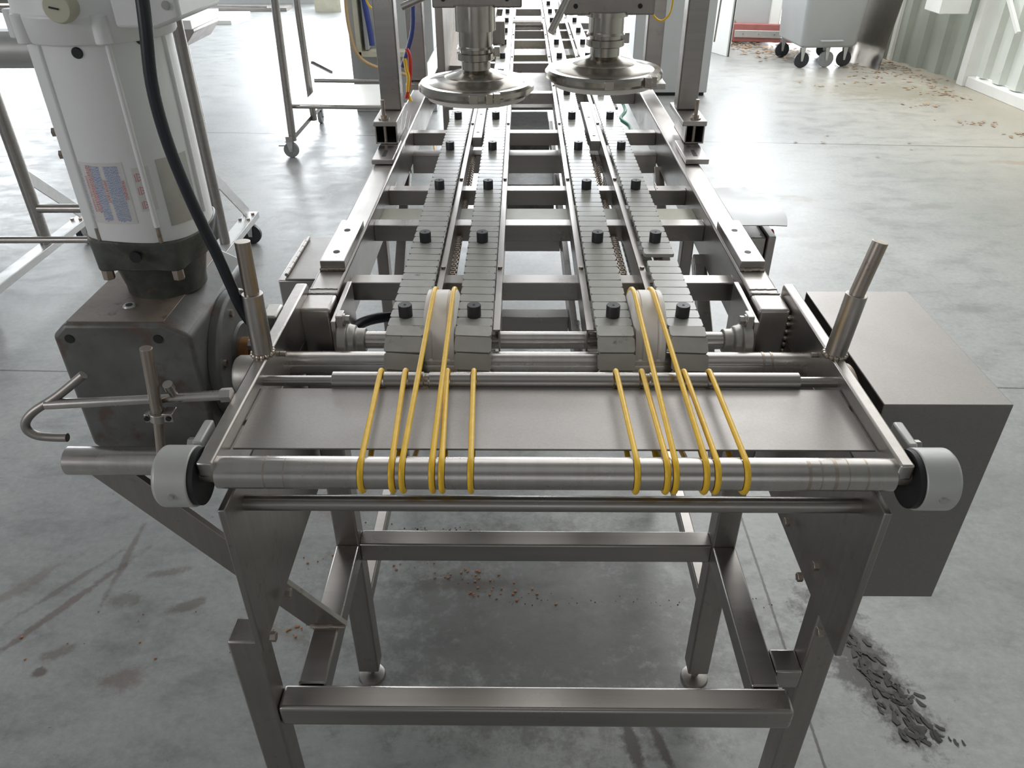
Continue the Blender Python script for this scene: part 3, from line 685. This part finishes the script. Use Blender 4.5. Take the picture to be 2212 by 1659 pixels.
for k in range(9):
    f = k/8; y = 1.79 + .27*f; sag = .003*math.sin(f*7)
    rs.append([(.512, y, .962), (.516, y, .972), (.56, y+.0, .972+sag), (.62-.01*f*f, y, .972+sag*1.5), (.650+.030*math.sin(f*PI)-.045*f*f, y+.004, .969-sag*.5), (.650+.030*math.sin(f*PI)-.045*f*f, y+.004, .967-sag*.5), (.62-.01*f*f, y, .970+sag*1.5), (.56, y, .970+sag), (.518, y, .970), (.514, y, .960)])
mb.rings(rs).build('rain_hood', M_cab, cb, sharp=50)

# ================================================================= filling station over the conveyor
gt = thing('filler_gantry', (CX, 2.6, 1.0), 'square steel uprights and clamp feet of the filling station on the conveyor beams', 'gantry')
for s, x0, x1 in ((-1, -.424, -.363), (1, .468, .528)):
    up = MB().box(x0, x1, 2.40, 2.46, 1.096, 2.3).build('upright', M_tube, gt, .004)
    xx = -.405 if s < 0 else .438
    MB().box(xx, xx+.06, 2.93, 2.99, 1.07, 2.3).build('upright', M_tube, gt, .004)
    MB().box(xx-.01, xx+.075, 2.88, 3.04, 1.050, 1.070).build('foot_plate', M_st, gt, .002)
    a0, a1 = (x0-.006, x1+.002) if s < 0 else (x0-.004, x1+.006)
    MB().box(a0, a1, 2.27, 2.50, 1.082, 1.096).build('foot_plate', M_st, gt, .002)
    sx = 0 if s < 0 else .010
    mb = MB()                                              # open square tube under the foot
    mb.box(a0+.002+sx, a0+.006+sx, 2.28, 2.46, 1.030, 1.082).box(a1-.006, a1-.002, 2.28, 2.46, 1.030, 1.082).box(a0+.002+sx, a1-.002, 2.28, 2.46, 1.030, 1.034)
    ct_ = mb.build('clamp_tube', M_st, gt, .0008)
    MB().box(a0+.006+sx, a1-.006, 2.455, 2.46, 1.034, 1.082).build('tube_back', M_black, ct_)
    xb = (a0+a1)/2 + .006*s
    MB().cyl((xb, 2.30, 1.02), (xb, 2.30, 1.150), .0055, 14).lathe((xb, 2.30, 1.096), (xb, 2.30, 1.100), [(0, .016), (1, .016)], 24).hexa((xb, 2.30, 1.1), (xb, 2.30, 1.108), .010).build('threaded_rod', M_rust, gt)
    f0, f1 = (-.418, -.358) if s < 0 else (.456, .520)
    fp = MB().box(f0, f1, 2.13, 2.32, 1.0150, 1.029).build('foot_plate', M_st, gt, .002)
    MB().box((f0+f1)/2-.006, (f0+f1)/2+.006, 2.16, 2.22, 1.0285, 1.0296).build('slot', M_black, fp, .004)
    MB().box(.36 if s > 0 else -.34, .362 if s > 0 else -.338, 2.0, 2.05, .99, .992).build('shim', M_st, gt)
# cross heads: boxes at the top edge carrying the bells
def head(x0, x1, y0, y1, z0, xs, lab, rod):
    h = thing('filling_head', ((x0+x1)/2, (y0+y1)/2, z0), lab, 'filling head', 'filling heads over the chains')
    MB().box(x0, x1, y0, y1, z0, z0+.35).build('head_box', M_dkst, h, .004)
    mb = MB()
    for x in (x0+.03, x1-.04): mb.lathe((x, y0, z0+.022), (x, y0-.004, z0+.022), [(0, .006), (1, .006)], 16)
    mb.build('socket_screw', M_black, h)
    MB().cyl(rod[0], rod[1], .0095, 18).build('stop_rod', M_st, h)
    return h
def bell(parent, cx, cy, zr, zt, clampa):
    P = lambda z: (cx, cy, z)
    prof = [(zr+.190, .051), (zr+.140, .051), (zr+.139, .045), (zr+.108, .045)]
    L = lambda pr: (P(pr[0][0]), P(pr[-1][0]), [((z-pr[0][0])/(pr[-1][0]-pr[0][0]), r) for z, r in pr])
    a, b2, c = L([(zt, .0565), (zr+.145, .0565), (zr+.144, .0475), (zr+.106, .0475)]); MB().lathe(a, b2, c, 48).build('outlet_tube', M_bell, parent)
    a, b2, c = L([(zr+.106, .049), (zr+.100, .052), (zr+.098, .044), (zr+.090, .044), (zr+.088, .052), (zr+.072, .052), (zr+.070, .049), (zr+.068, .041)]); cl = MB().lathe(a, b2, c, 48).build('pipe_clamp', M_bell, parent)
    a, b2, c = L([(zr+.070, .0405), (zr+.046, .0405), (zr+.042, .046), (zr+.030, .086), (zr+.0275, .088), (zr+.0265, .090), (zr+.022, .108), (zr+.012, .140), (zr+.006, .146), (zr+.002, .147)]); MB().lathe(a, b2, c, 72).build('bell_cover', M_bell, parent)
    a, b2, c = L([(zr+.0125, .150), (zr+.013, .157), (zr+.006, .163), (zr-.006, .163), (zr-.014, .156), (zr-.014, .140)]); rg = MB().lathe(a, b2, c, 84).build('ring_clamp', M_bell, parent)
    mb = MB(); aa = R(-90+clampa)
    for da in (-.06, .06):
        x, y = cx+.170*math.cos(aa+da), cy+.170*math.sin(aa+da)
        mb.box(x-.009, x+.009, y-.008, y+.008, zr-.012, zr+.014)
    mb.cyl((cx+.172*math.cos(aa-.11), cy+.172*math.sin(aa-.11), zr), (cx+.172*math.cos(aa+.16), cy+.172*math.sin(aa+.16), zr), .0045, 12)
    mb.build('clamp_bolt', M_bell, rg, .001)
    MB().box(cx-.012, cx+.012, cy-.166, cy-.158, zr-.012, zr+.010).build('clamp_joint', M_bell, rg, .001)
    MB().cyl(P(zr-.006), P(zr-.030), .146, 72, .138).build('sealing_disc', M_white, parent)
    mb = MB(); x, y = cx+.056*math.cos(R(20)), cy+.056*math.sin(R(20)); mb.box(x-.012, x+.014, y-.009, y+.009, zr+.074, zr+.100); mb.build('clamp_wing', M_bell, cl, .002)
h1 = head(-.240, .000, 2.275, 2.50, 1.392, -.128, 'left filling bell of polished steel hanging over the two left chains', ((-.325, 2.30, 1.392), (-.240, 2.30, 1.425)))
bell(h1, -.128, 2.285, 1.192, 1.40, 18)
h2 = head(.112, .352, 2.250, 2.48, 1.377, .232, 'right filling bell of polished steel, closer to the right uprights', ((.074, 2.14, 1.352), (.135, 2.20, 1.46)))
bell(h2, .228, 2.275, 1.228, 1.385, 42)
# cabinets behind
c1 = thing('machine_cabinet', (-1.05, 6.9, 0), 'grey cabinet behind the left filling bell with an open cream-framed enclosure', 'cabinet')
MB().box(-1.425, -.73, 6.86, 7.4, .0, 3.0).build('cabinet_body', M_cab, c1, .006)
mb = MB().box(-1.342, -1.305, 6.71, 6.86, .48, 2.2).box(-1.342, -.84, 6.71, 6.86, .47, .51); mb.build('enclosure_rim', M_cream, c1, .002)
MB().box(-1.275, -1.25, 6.74, 6.86, .52, 2.2).build('enclosure_panel', M_cab, c1)
MB().tube([(-1.25, 6.70, 1.20), (-1.24, 6.70, .9), (-1.22, 6.70, .70), (-1.21, 6.70, .56)], .022, 10, smooth=4).build('blue_conduit', M_blue, c1)
MB().tube([(-1.36, 6.70, 1.2), (-1.387, 6.70, .85), (-1.377, 6.70, .65), (-1.34, 6.70, .50), (-1.226, 6.69, .41), (-.95, 6.68, .34)], .014, 10, smooth=5).build('tan_hose', M_tan, c1)
MB().lathe((-1.135, 6.86, .70), (-1.135, 6.80, .70), [(0, .045), (1, .04)], 24).build('enclosure_knob', M_pale, c1)
for nm, m, pts, r in (('yellow_wire', M_yel, [(-.475, 2.6, 1.378), (-.470, 2.6, 1.362), (-.462, 2.6, 1.353), (-.450, 2.6, 1.347)], .0032), ):
    MB().tube(pts, r, 8, smooth=4).build(nm, m, c1)
tag(MB().tube([(-.345, 2.72, 1.45), (-.347, 2.71, 1.36), (-.352, 2.70, 1.28), (-.372, 2.69, 1.215), (-.392, 2.68, 1.165)], .0075, 10, smooth=5).build('blue_cable', M_blue), 'dark blue cable hanging behind the front left upright', 'cable')
for nm, m, pts, lab in (('wire_bundle', M_red, [(-.370, 2.66, 1.225), (-.361, 2.65, 1.205), (-.360, 2.64, 1.17), (-.366, 2.62, 1.12), (-.374, 2.6, 1.085)], 'red wires below the blue cable at the left upright'),
                        ('wire_bundle', M_yel, [(-.376, 2.64, 1.20), (-.372, 2.63, 1.17), (-.366, 2.62, 1.145), (-.370, 2.61, 1.10), (-.360, 2.60, 1.075)], 'yellow wires crossing the red ones at the left upright')):
    mb = MB()
    for dx in (-.003, .003): mb.tube([(x+dx, y, z) for x, y, z in pts], .0030, 8, smooth=5)
    tag(mb.build(nm, m), lab, 'wire')
c2 = thing('machine_cabinet', (1.36, 7.6, 0), 'pale grey sheet cabinet standing behind the right filling bell', 'cabinet')
MB().box(1.00, 1.70, 7.42, 8.1, .03, 3.0).build('cabinet_body', M_cab, c2, .006)
MB().box(1.02, 1.68, 7.44, 8.0, .0, .04).build('cabinet_plinth', M_black, c2)
MB().cyl((1.73, 7.5, .45), (1.76, 7.5, 1.2), .008, 8).build('cabinet_stay', M_dkst, c2)
tag(MB().tube([(.395, 2.6, 1.375), (.397, 2.6, 1.346), (.409, 2.6, 1.323), (.431, 2.6, 1.314), (.451, 2.6, 1.331), (.458, 2.6, 1.365), (.458, 2.6, 1.42)], .0032, 8, smooth=6).build('air_hose', M_yel), 'thin yellow air hose looping beside the right filling head', 'hose')
tag(MB().tube([(.430, 3.6, .86), (.442, 3.492, .86), (.437, 3.356, .86), (.405, 3.23, .86), (.428, 3.104, .86), (.409, 2.975, .85), (.36, 2.9, .80)], .0075, 10, smooth=5).build('garden_hose', M_green), 'green hose lying inside the right beam behind the third crossbar', 'hose')
tag(MB().tube([(-.31, 2.75, .90), (-.29, 2.62, .90), (-.24, 2.50, .89), (-.18, 2.42, .88)], .005, 8, smooth=5).build('air_hose', M_yel), 'yellow hose inside the left beam under the left filling bell', 'hose')
tag(MB().tube([(-.345, 1.36, .915), (-.325, 1.40, .915), (-.285, 1.44, .905), (-.24, 1.47, .885), (-.16, 1.50, .86)], .011, 12, smooth=5).build('black_hose', M_cable), 'black hose behind the left flange bearing', 'hose')
mb = MB()
for k in range(3): mb.bar((-.355+.008*k, 2.20, 1.03), (-.345+.010*k, 2.32, 1.125-.012*k), .012, .0006, (1, .2, 0))
tag(mb.build('plastic_strip', M_film), 'crumpled clear plastic strips at the foot of the left upright', 'plastic')
# beams and rising parts far behind the bells on the left
fm = thing('far_infeed_unit', (-.30, 4.2, 1.0), 'bright steel chute and brackets beyond the left filling bell', 'machine')
MB().box(-.33, -.30, 3.2, 4.7, 1.02, 1.30).build('chute_wall', M_dkst, fm, .003)
MB().bar((-.29, 3.4, 1.03), (-.16, 4.6, 1.30), .10, .006).build('chute_floor', M_tube, fm, .001)
MB().box(-.18, -.08, 3.9, 4.0, 1.03, 1.13).build('chute_bracket', M_dkst, fm, .003)
MB().box(-.30, -.12, 3.55, 3.6, 1.03, 1.06).build('chute_bracket', M_st, fm, .002)

# ================================================================= castor helper
def castor(parent, x, y, ztop, r=.05, rz=0, tyre=None, brake=False, across=False):
    if across:                                             # wheel turned to roll sideways
        wh = MB().cyl((x, y-.014, r), (x, y+.014, r), r, 28).build('castor_wheel', tyre or M_whl, parent, .004)
        mb = MB()
        for s in (-1, 1): mb.prism([(x-.028, ztop-.004), (x+.022, ztop-.004), (x+.010, r-.012), (x-.010, r-.012)], 'y', y+s*.020-.0015, y+s*.020+.0015)
        mb.box(x-.032, x+.028, y-.026, y+.026, ztop-.006, ztop).hexa((x, y-.026, r), (x, y+.026, r), .008)
        if brake: mb.box(x-.085, x-.02, y-.012, y+.012, r+.026, r+.036)
        mb.build('castor_fork', M_zinc, parent, .001); return
    mb = MB().cyl((x-.014, y, r), (x+.014, y, r), r, 28); wh = mb.build('castor_wheel', tyre or M_whl, parent, .004)
    mb = MB()
    for s in (-1, 1): mb.prism([(y-.028, ztop-.004), (y+.022, ztop-.004), (y+.010, r-.012), (y-.010, r-.012)], 'x', x+s*.020-.0015, x+s*.020+.0015)
    mb.box(x-.026, x+.026, y-.032, y+.028, ztop-.006, ztop); mb.hexa((x-.026, y, r), (x+.026, y, r), .008)
    if brake: mb.box(x-.055, x-.02, y-.012, y+.012, r+.022, r+.030)
    mb.build('castor_fork', M_zinc, parent, .001)

# ================================================================= trolley in the middle distance
tr = thing('shelf_trolley', (-1.3, 5.9, 0), 'tall tubular trolley with a white bottom shelf and castors, left of the filling station', 'trolley')
for x, y in ((-1.645, 5.55), (-1.655, 6.50)):
    pass
MB().cyl((-1.640, 5.56, .12), (-1.58, 5.55, 2.1), .027, 20).build('post', M_tube, tr)
MB().cyl((-1.615, 6.12, .12), (-1.62, 6.10, 2.1), .024, 20).build('post', M_tube, tr)
MB().bar((-1.655, 5.52, .138), (-1.655, 6.60, .138), .05, .035).build('base_bar', M_tube, tr, .002)
MB().cyl((-1.65, 5.61, .345), (-.95, 5.57, .345), .015, 16).build('cross_tube', M_tube, tr)
MB().cyl((-1.65, 6.44, .345), (-.95, 6.40, .345), .015, 16).build('cross_tube', M_tube, tr)
MB().box(-1.56, -.93, 5.58, 6.25, .350, .356).build('shelf', M_pale, tr, .001)
MB().bar((-1.65, 6.44, .48), (-1.58, 6.75, .345), .02, .02).build('stay', M_tube, tr)
castor(tr, -1.66, 5.56, .120, .054, brake=True, across=True); castor(tr, -1.655, 6.50, .115, .052)
MB().cyl((-.95, 5.58, .12), (-.93, 5.56, 2.1), .021, 20).build('post', M_tube, tr)
castor(tr, -.95, 5.58, .115, .052); castor(tr, -.95, 6.42, .115, .052)

# ================================================================= stand behind the gear motor
sd = thing('tubular_stand', (-1.95, 3.6, 0), 'grey tubular stand with diagonal stays on castors behind the gear motor', 'stand')
for x in (-2.385, -1.475):
    MB().box(x-.05, x+.02, 2.95, 4.07, .145, .150).box(x+.016, x+.021, 2.95, 4.07, .115, .150).build('base_rail', M_zinc, sd, .001)
    MB().cyl((x-.02, 3.63, .15), (x-.02, 3.63, 1.9), .030 if x < -2 else .026, 20).build('post', M_tube, sd)
    MB().bar((x-.02, 4.02, .155), (x-.02, 3.66, .48), .006, .06, (0, 1, 0)).build('diagonal_stay', M_zinc, sd, .001)
    castor(sd, x-.01, 3.98, .145, .056, tyre=M_rub, across=True); castor(sd, x-.01, 3.03, .145, .052, tyre=M_rub)
    mb = MB()
    for yy in (3.94, 4.02):
        for dx in (-.04, .005): mb.hexa((x+dx, yy, .150), (x+dx, yy, .160), .010)
    mb.build('bolt', M_rust, sd)
MB().cyl((-2.40, 3.63, .33), (-1.50, 3.63, .33), .022, 16).build('cross_tube', M_tube, sd)
MB().cyl((-2.75, 3.35, .28), (-1.50, 3.36, .28), .016, 16).build('cross_tube', M_tube, sd)

# horizontal pipe and parts at the far upper left
pu = thing('pump_unit', (-1.6, 2.4, 0), 'dull steel vessel and shiny fittings at the far upper left behind the motor', 'pump')
MB().lathe((-2.2, 2.25, 1.297), (-1.20, 2.25, 1.297), [(0, .045), (.98, .045), (1, .040)], 40).build('vessel', M_zinc, pu)
MB().box(-1.75, -1.15, 2.32, 2.6, 1.23, 1.30).build('vessel_base', M_cab, pu, .02)
mb = MB().lathe((-1.34, 2.35, 1.34), (-1.34, 2.35, 1.52), [(0, .022), (.3, .022), (.32, .034), (.4, .034), (.42, .02), (1, .02)], 24).lathe((-1.42, 2.3, 1.40), (-1.28, 2.3, 1.40), [(0, .020), (.5, .024), (1, .02)], 20)
mb.lathe((-1.395, 2.42, 1.34), (-1.395, 2.42, 1.52), [(0, .014), (1, .014)], 18); mb.build('fittings', M_bell, pu)
MB().cyl((-2.15, 2.25, 0), (-2.15, 2.25, 1.26), .03, 16).cyl((-2.15, 2.25, 0), (-2.15, 2.25, 0.02), .06, 16).build('leg', M_dkst, pu)
fb = thing('distant_equipment', (-2.4, 6.2, 0), 'pale cart edge with dark underside seen past the right of the motor', 'cart')
MB().box(-2.75, -2.33, 5.9, 6.5, .80, .86).build('cart_tray', M_pale, fb, .004)
MB().prism([(-2.75, .68), (-2.42, .68), (-2.33, .78), (-2.33, .80), (-2.75, .80)], 'y', 5.92, 6.48).build('cart_bumper', M_dkst, fb, .004)
MB().cyl((-2.6, 6.0, 0), (-2.6, 6.0, .70), .02, 12).cyl((-2.6, 6.4, 0), (-2.6, 6.4, .70), .02, 12).build('cart_leg', M_dkst, fb)
# far left: sheets lying on the floor, far low wall
ft = thing('metal_sheet', (-4.5, 12.2, 0), 'large pale metal sheet lying on the floor at the far left', 'sheet', 'sheets lying at the far left')
MB().box(-5.6, -4.05, 11.7, 12.6, 0, .05).build('sheet_body', M_pale, ft)
ft = thing('metal_sheet', (-4.4, 13.2, 0), 'bent frame sheet with a rounded dark edge, beyond the sheet lying flat', 'sheet', 'sheets lying at the far left')
MB().box(-5.0, -3.6, 12.95, 13.3, 0, .05).tube([(-4.95, 13.2, .6), (-4.95, 13.15, .12), (-4.85, 13.1, .05), (-3.9, 13.0, .05)], .03, 10).build('sheet_body', M_dkst, ft)
tag(MB().box(-6.5, -3.2, 13.9, 14.1, 0, .75).build('low_partition', M_cab), 'low grey partition across the far left of the hall', 'partition')
tag(MB().box(-3.15, -2.75, 12.9, 13.3, 0, .5).build('storage_tub', M_cream), 'cream tub standing behind the tall trolley post', 'tub')

# ================================================================= right background
bn = thing('waste_bin', (3.17, 9.0, 0), 'large pale grey rectangular bin on black castors by the far right wall', 'bin', None, 4, True)
mb = MB(); rs = []
for z, ex in ((.20, -.03), (.23, 0), (1.15, .05), (1.20, .05)):
    hx, hy, r_ = .30+ex, .36+ex, .06; ring = []
    for cxx, cyy, a0 in ((hx-r_, hy-r_, 0), (-hx+r_, hy-r_, 90), (-hx+r_, -hy+r_, 180), (hx-r_, -hy+r_, 270)):
        for k in range(6): a = R(a0+18*k); ring.append((cxx+r_*math.cos(a), cyy+r_*math.sin(a), z))
    rs.append(ring)
mb.rings(rs); mb.build('bin_body', M_cab, bn, sharp=60)
MB().box(-.12, .12, -.40, -.36, .265, .28).build('bin_handle', M_cab, bn, .004)
for x, y in ((-.25, -.30), (.22, -.26), (-.25, .28), (.22, .28)): castor(bn, x, y, .205, .078, tyre=M_rub, across=True)
castor(bn, .02, -.28, .205, .080, tyre=M_whl, across=True)
sh = thing('leaning_sheet', (3.8, 8.9, 0), 'tall bent stainless sheet leaning in the corner right of the bin', 'sheet')
mb = MB().prism([(3.695, 8.52), (3.72, 8.52), (3.80, 9.30), (3.775, 9.30)], 'z', 0, .0)if False else MB()
rs = []
for k in range(9):
    z = 1.25*k/8; lean = .30*z/1.25
    rs.append([(3.50+lean*.5, 9.10, z), (3.60+lean*.5, 8.86+.03*math.sin(z*5), z), (3.70+lean*.5, 8.52, z), (3.72+lean*.5, 8.55, z), (3.62+lean*.5, 8.88+.03*math.sin(z*5), z), (3.52+lean*.5, 9.13, z)])
mb.rings(rs).build('sheet_body', M_bell, sh, sharp=70)
wb = thing('wall_box', (4.0, 8.0, .6), 'white box mounted on the right-hand wall, at the top of the picture', 'box')
MB().box(3.86, 4.13, 7.88, 8.2, .62, 1.1).build('box_body', M_pale, wb, .006)
MB().box(3.92, 4.05, 8.2, 8.5, .78, 1.0).build('box_arm', M_black, wb)
sc = thing('floor_scrubber', (2.9, 10.0, 0), 'white and dark machine with a red-brown front bar behind the bin', 'machine', None, -10, True)
MB().box(-.45, .55, -.05, .02, .04, .24).build('bumper_bar', M_redbr, sc, .01)
b2 = MB().box(-.36, .60, -.062, -.05, .09, .17).build('bumper_strip', M_zinc, sc, .004)
mb = MB()
for k in range(5): mb.cyl((-.26+.18*k, -.07, .13), (-.26+.18*k, -.06, .13), .008, 10)
mb.build('strip_screw', M_rust, b2)
MB().box(-.62, .10, .12, .9, .08, 1.0).build('chassis', M_black, sc, .01)
MB().lathe((-.16, .10, .42), (-.16, .02, .42), [(0, .30), (.6, .30), (1, .26)], 48).build('wheel_cover', M_cab, sc)
MB().box(.02, .14, -.02, .9, .20, 1.0).build('side_panel', M_pale, sc, .01)
MB().box(.14, .60, -.02, .9, .42, 1.0).build('tank', plain('blue_grey_tank', (.30, .34, .38), .3), sc, .02)
pp = thing('white_door_panel', (2.2, 9.4, 0), 'white panel standing on edge right of the filling cabinet, beside the leaves', 'panel')
MB().prism([(2.02, 9.95), (2.30, 9.30), (2.34, 9.31), (2.06, 9.97)], 'z', 0, 1.4).build('panel_body', M_pale, pp, .004)
mb = MB().prism([(2.315, 9.290), (2.325, 9.290), (2.33, 9.30), (2.32, 9.30)], 'z', 0, 1.4); mb.build('panel_edge', M_black, pp)

# leaf litter
rl = random.Random(11); mb = MB()
def leaf(mb, x, y, s, z=.004):
    a = rl.uniform(0, 2*PI); tz = rl.uniform(0, .5)*s; n = []
    for k, (u, v) in enumerate(((-1, 0), (-.3, .42), (.5, .38), (1, 0), (.4, -.40), (-.4, -.38))):
        n.append(mb.bm.verts.new((x+s*(u*math.cos(a)-v*math.sin(a)), y+s*(u*math.sin(a)+v*math.cos(a)), z + abs(v)*tz + (tz if k == 3 else 0))))
    mb.bm.faces.new(n)
for k in range(420):
    f = rl.random(); leaf(mb, 2.0+1.05*f+rl.gauss(0, .12), 10.6-1.15*f+rl.gauss(0, .33), rl.uniform(.018, .045), rl.uniform(.004, .03))
for k in range(90): leaf(mb, 3.75+rl.gauss(0, .28), 8.55+rl.gauss(0, .42), rl.uniform(.015, .035))
for k in range(60): leaf(mb, 4.02-.01*k/6+rl.gauss(0, .04), 7.2+1.8*rl.random(), rl.uniform(.015, .03))
for cx_, cy_, n_, sp in ((3.68, 6.45, 22, .12), (3.55, 7.05, 12, .10), (3.9, 6.1, 12, .08), (3.1, 7.9, 10, .25), (3.9, 7.5, 12, .15), (2.4, 5.8, 6, .3)):
    for k in range(n_): leaf(mb, cx_+rl.gauss(0, sp), cy_+rl.gauss(0, sp*.5), rl.uniform(.012, .030))
tag(mb.build('leaf_litter', M_leaf), 'dry brown leaves scattered on the floor at the far right', 'leaves', None, 'stuff')
# crumbs and greasy scraps under the machine
mb = MB()
def crumb(mb, x, y, r_, flat=.6):
    bmesh.ops.create_icosphere(mb.bm, subdivisions=1, radius=r_, matrix=Matrix.Translation((x, y, r_*flat*.8)) @ Matrix.Diagonal((rl.uniform(.7, 1.3), rl.uniform(.7, 1.3), flat, 1)))
for x, y, n_, sp in ((-.17, 1.55, 26, .05), (-.05, 1.50, 26, .07), (-.34, 1.60, 7, .04), (-.55, 1.62, 18, .06), (-.60, 1.36, 20, .06), (-1.0, 1.35, 12, .15)):
    for k in range(n_): crumb(mb, x+rl.gauss(0, sp), y+rl.gauss(0, sp*.35), rl.uniform(.0015, .0045))
tag(mb.build('food_crumbs', M_curd), 'orange brown crumbs on the floor under the conveyor', 'crumbs', None, 'stuff')
mb = MB()
for k in range(150):
    f = rl.random(); x = .835+.115*f+rl.gauss(0, .010+.022*f); y = 1.42-.36*f+rl.gauss(0, .016); s_ = rl.uniform(.006, .024); a = rl.gauss(-1.0, .5); n = []
    for u, v in ((-1, 0), (-.6, .3), (.1, .22), (.8, .35), (1, 0), (.5, -.3), (-.3, -.22)):
        u *= rl.uniform(.7, 1.2); v *= rl.uniform(.6, 1.5)
        n.append(mb.bm.verts.new((x+s_*(u*math.cos(a)-v*math.sin(a)), y+s_*(u*math.sin(a)+v*math.cos(a)), rl.uniform(.001, .0035))))
    mb.bm.faces.new(n)
tag(mb.build('greasy_scraps', M_oil), 'patch of wet dark scraps on the floor below the guard box', 'dirt', None, 'stuff')
mb = MB()
for k in range(110): crumb(mb, -.33+rl.gauss(0, .10), 1.72+rl.gauss(0, .02), rl.uniform(.001, .003)); 
for k in range(50): crumb(mb, rl.uniform(-.05, .75), 1.46+rl.gauss(0, .012), rl.uniform(.0008, .002))
tag(mb.build('dark_crumbs', M_oil), 'dark gritty crumbs on the floor behind the rear lower rail', 'crumbs', None, 'stuff')
for o in list(bpy.data.objects):
    if '_local' in o: del o['_local']
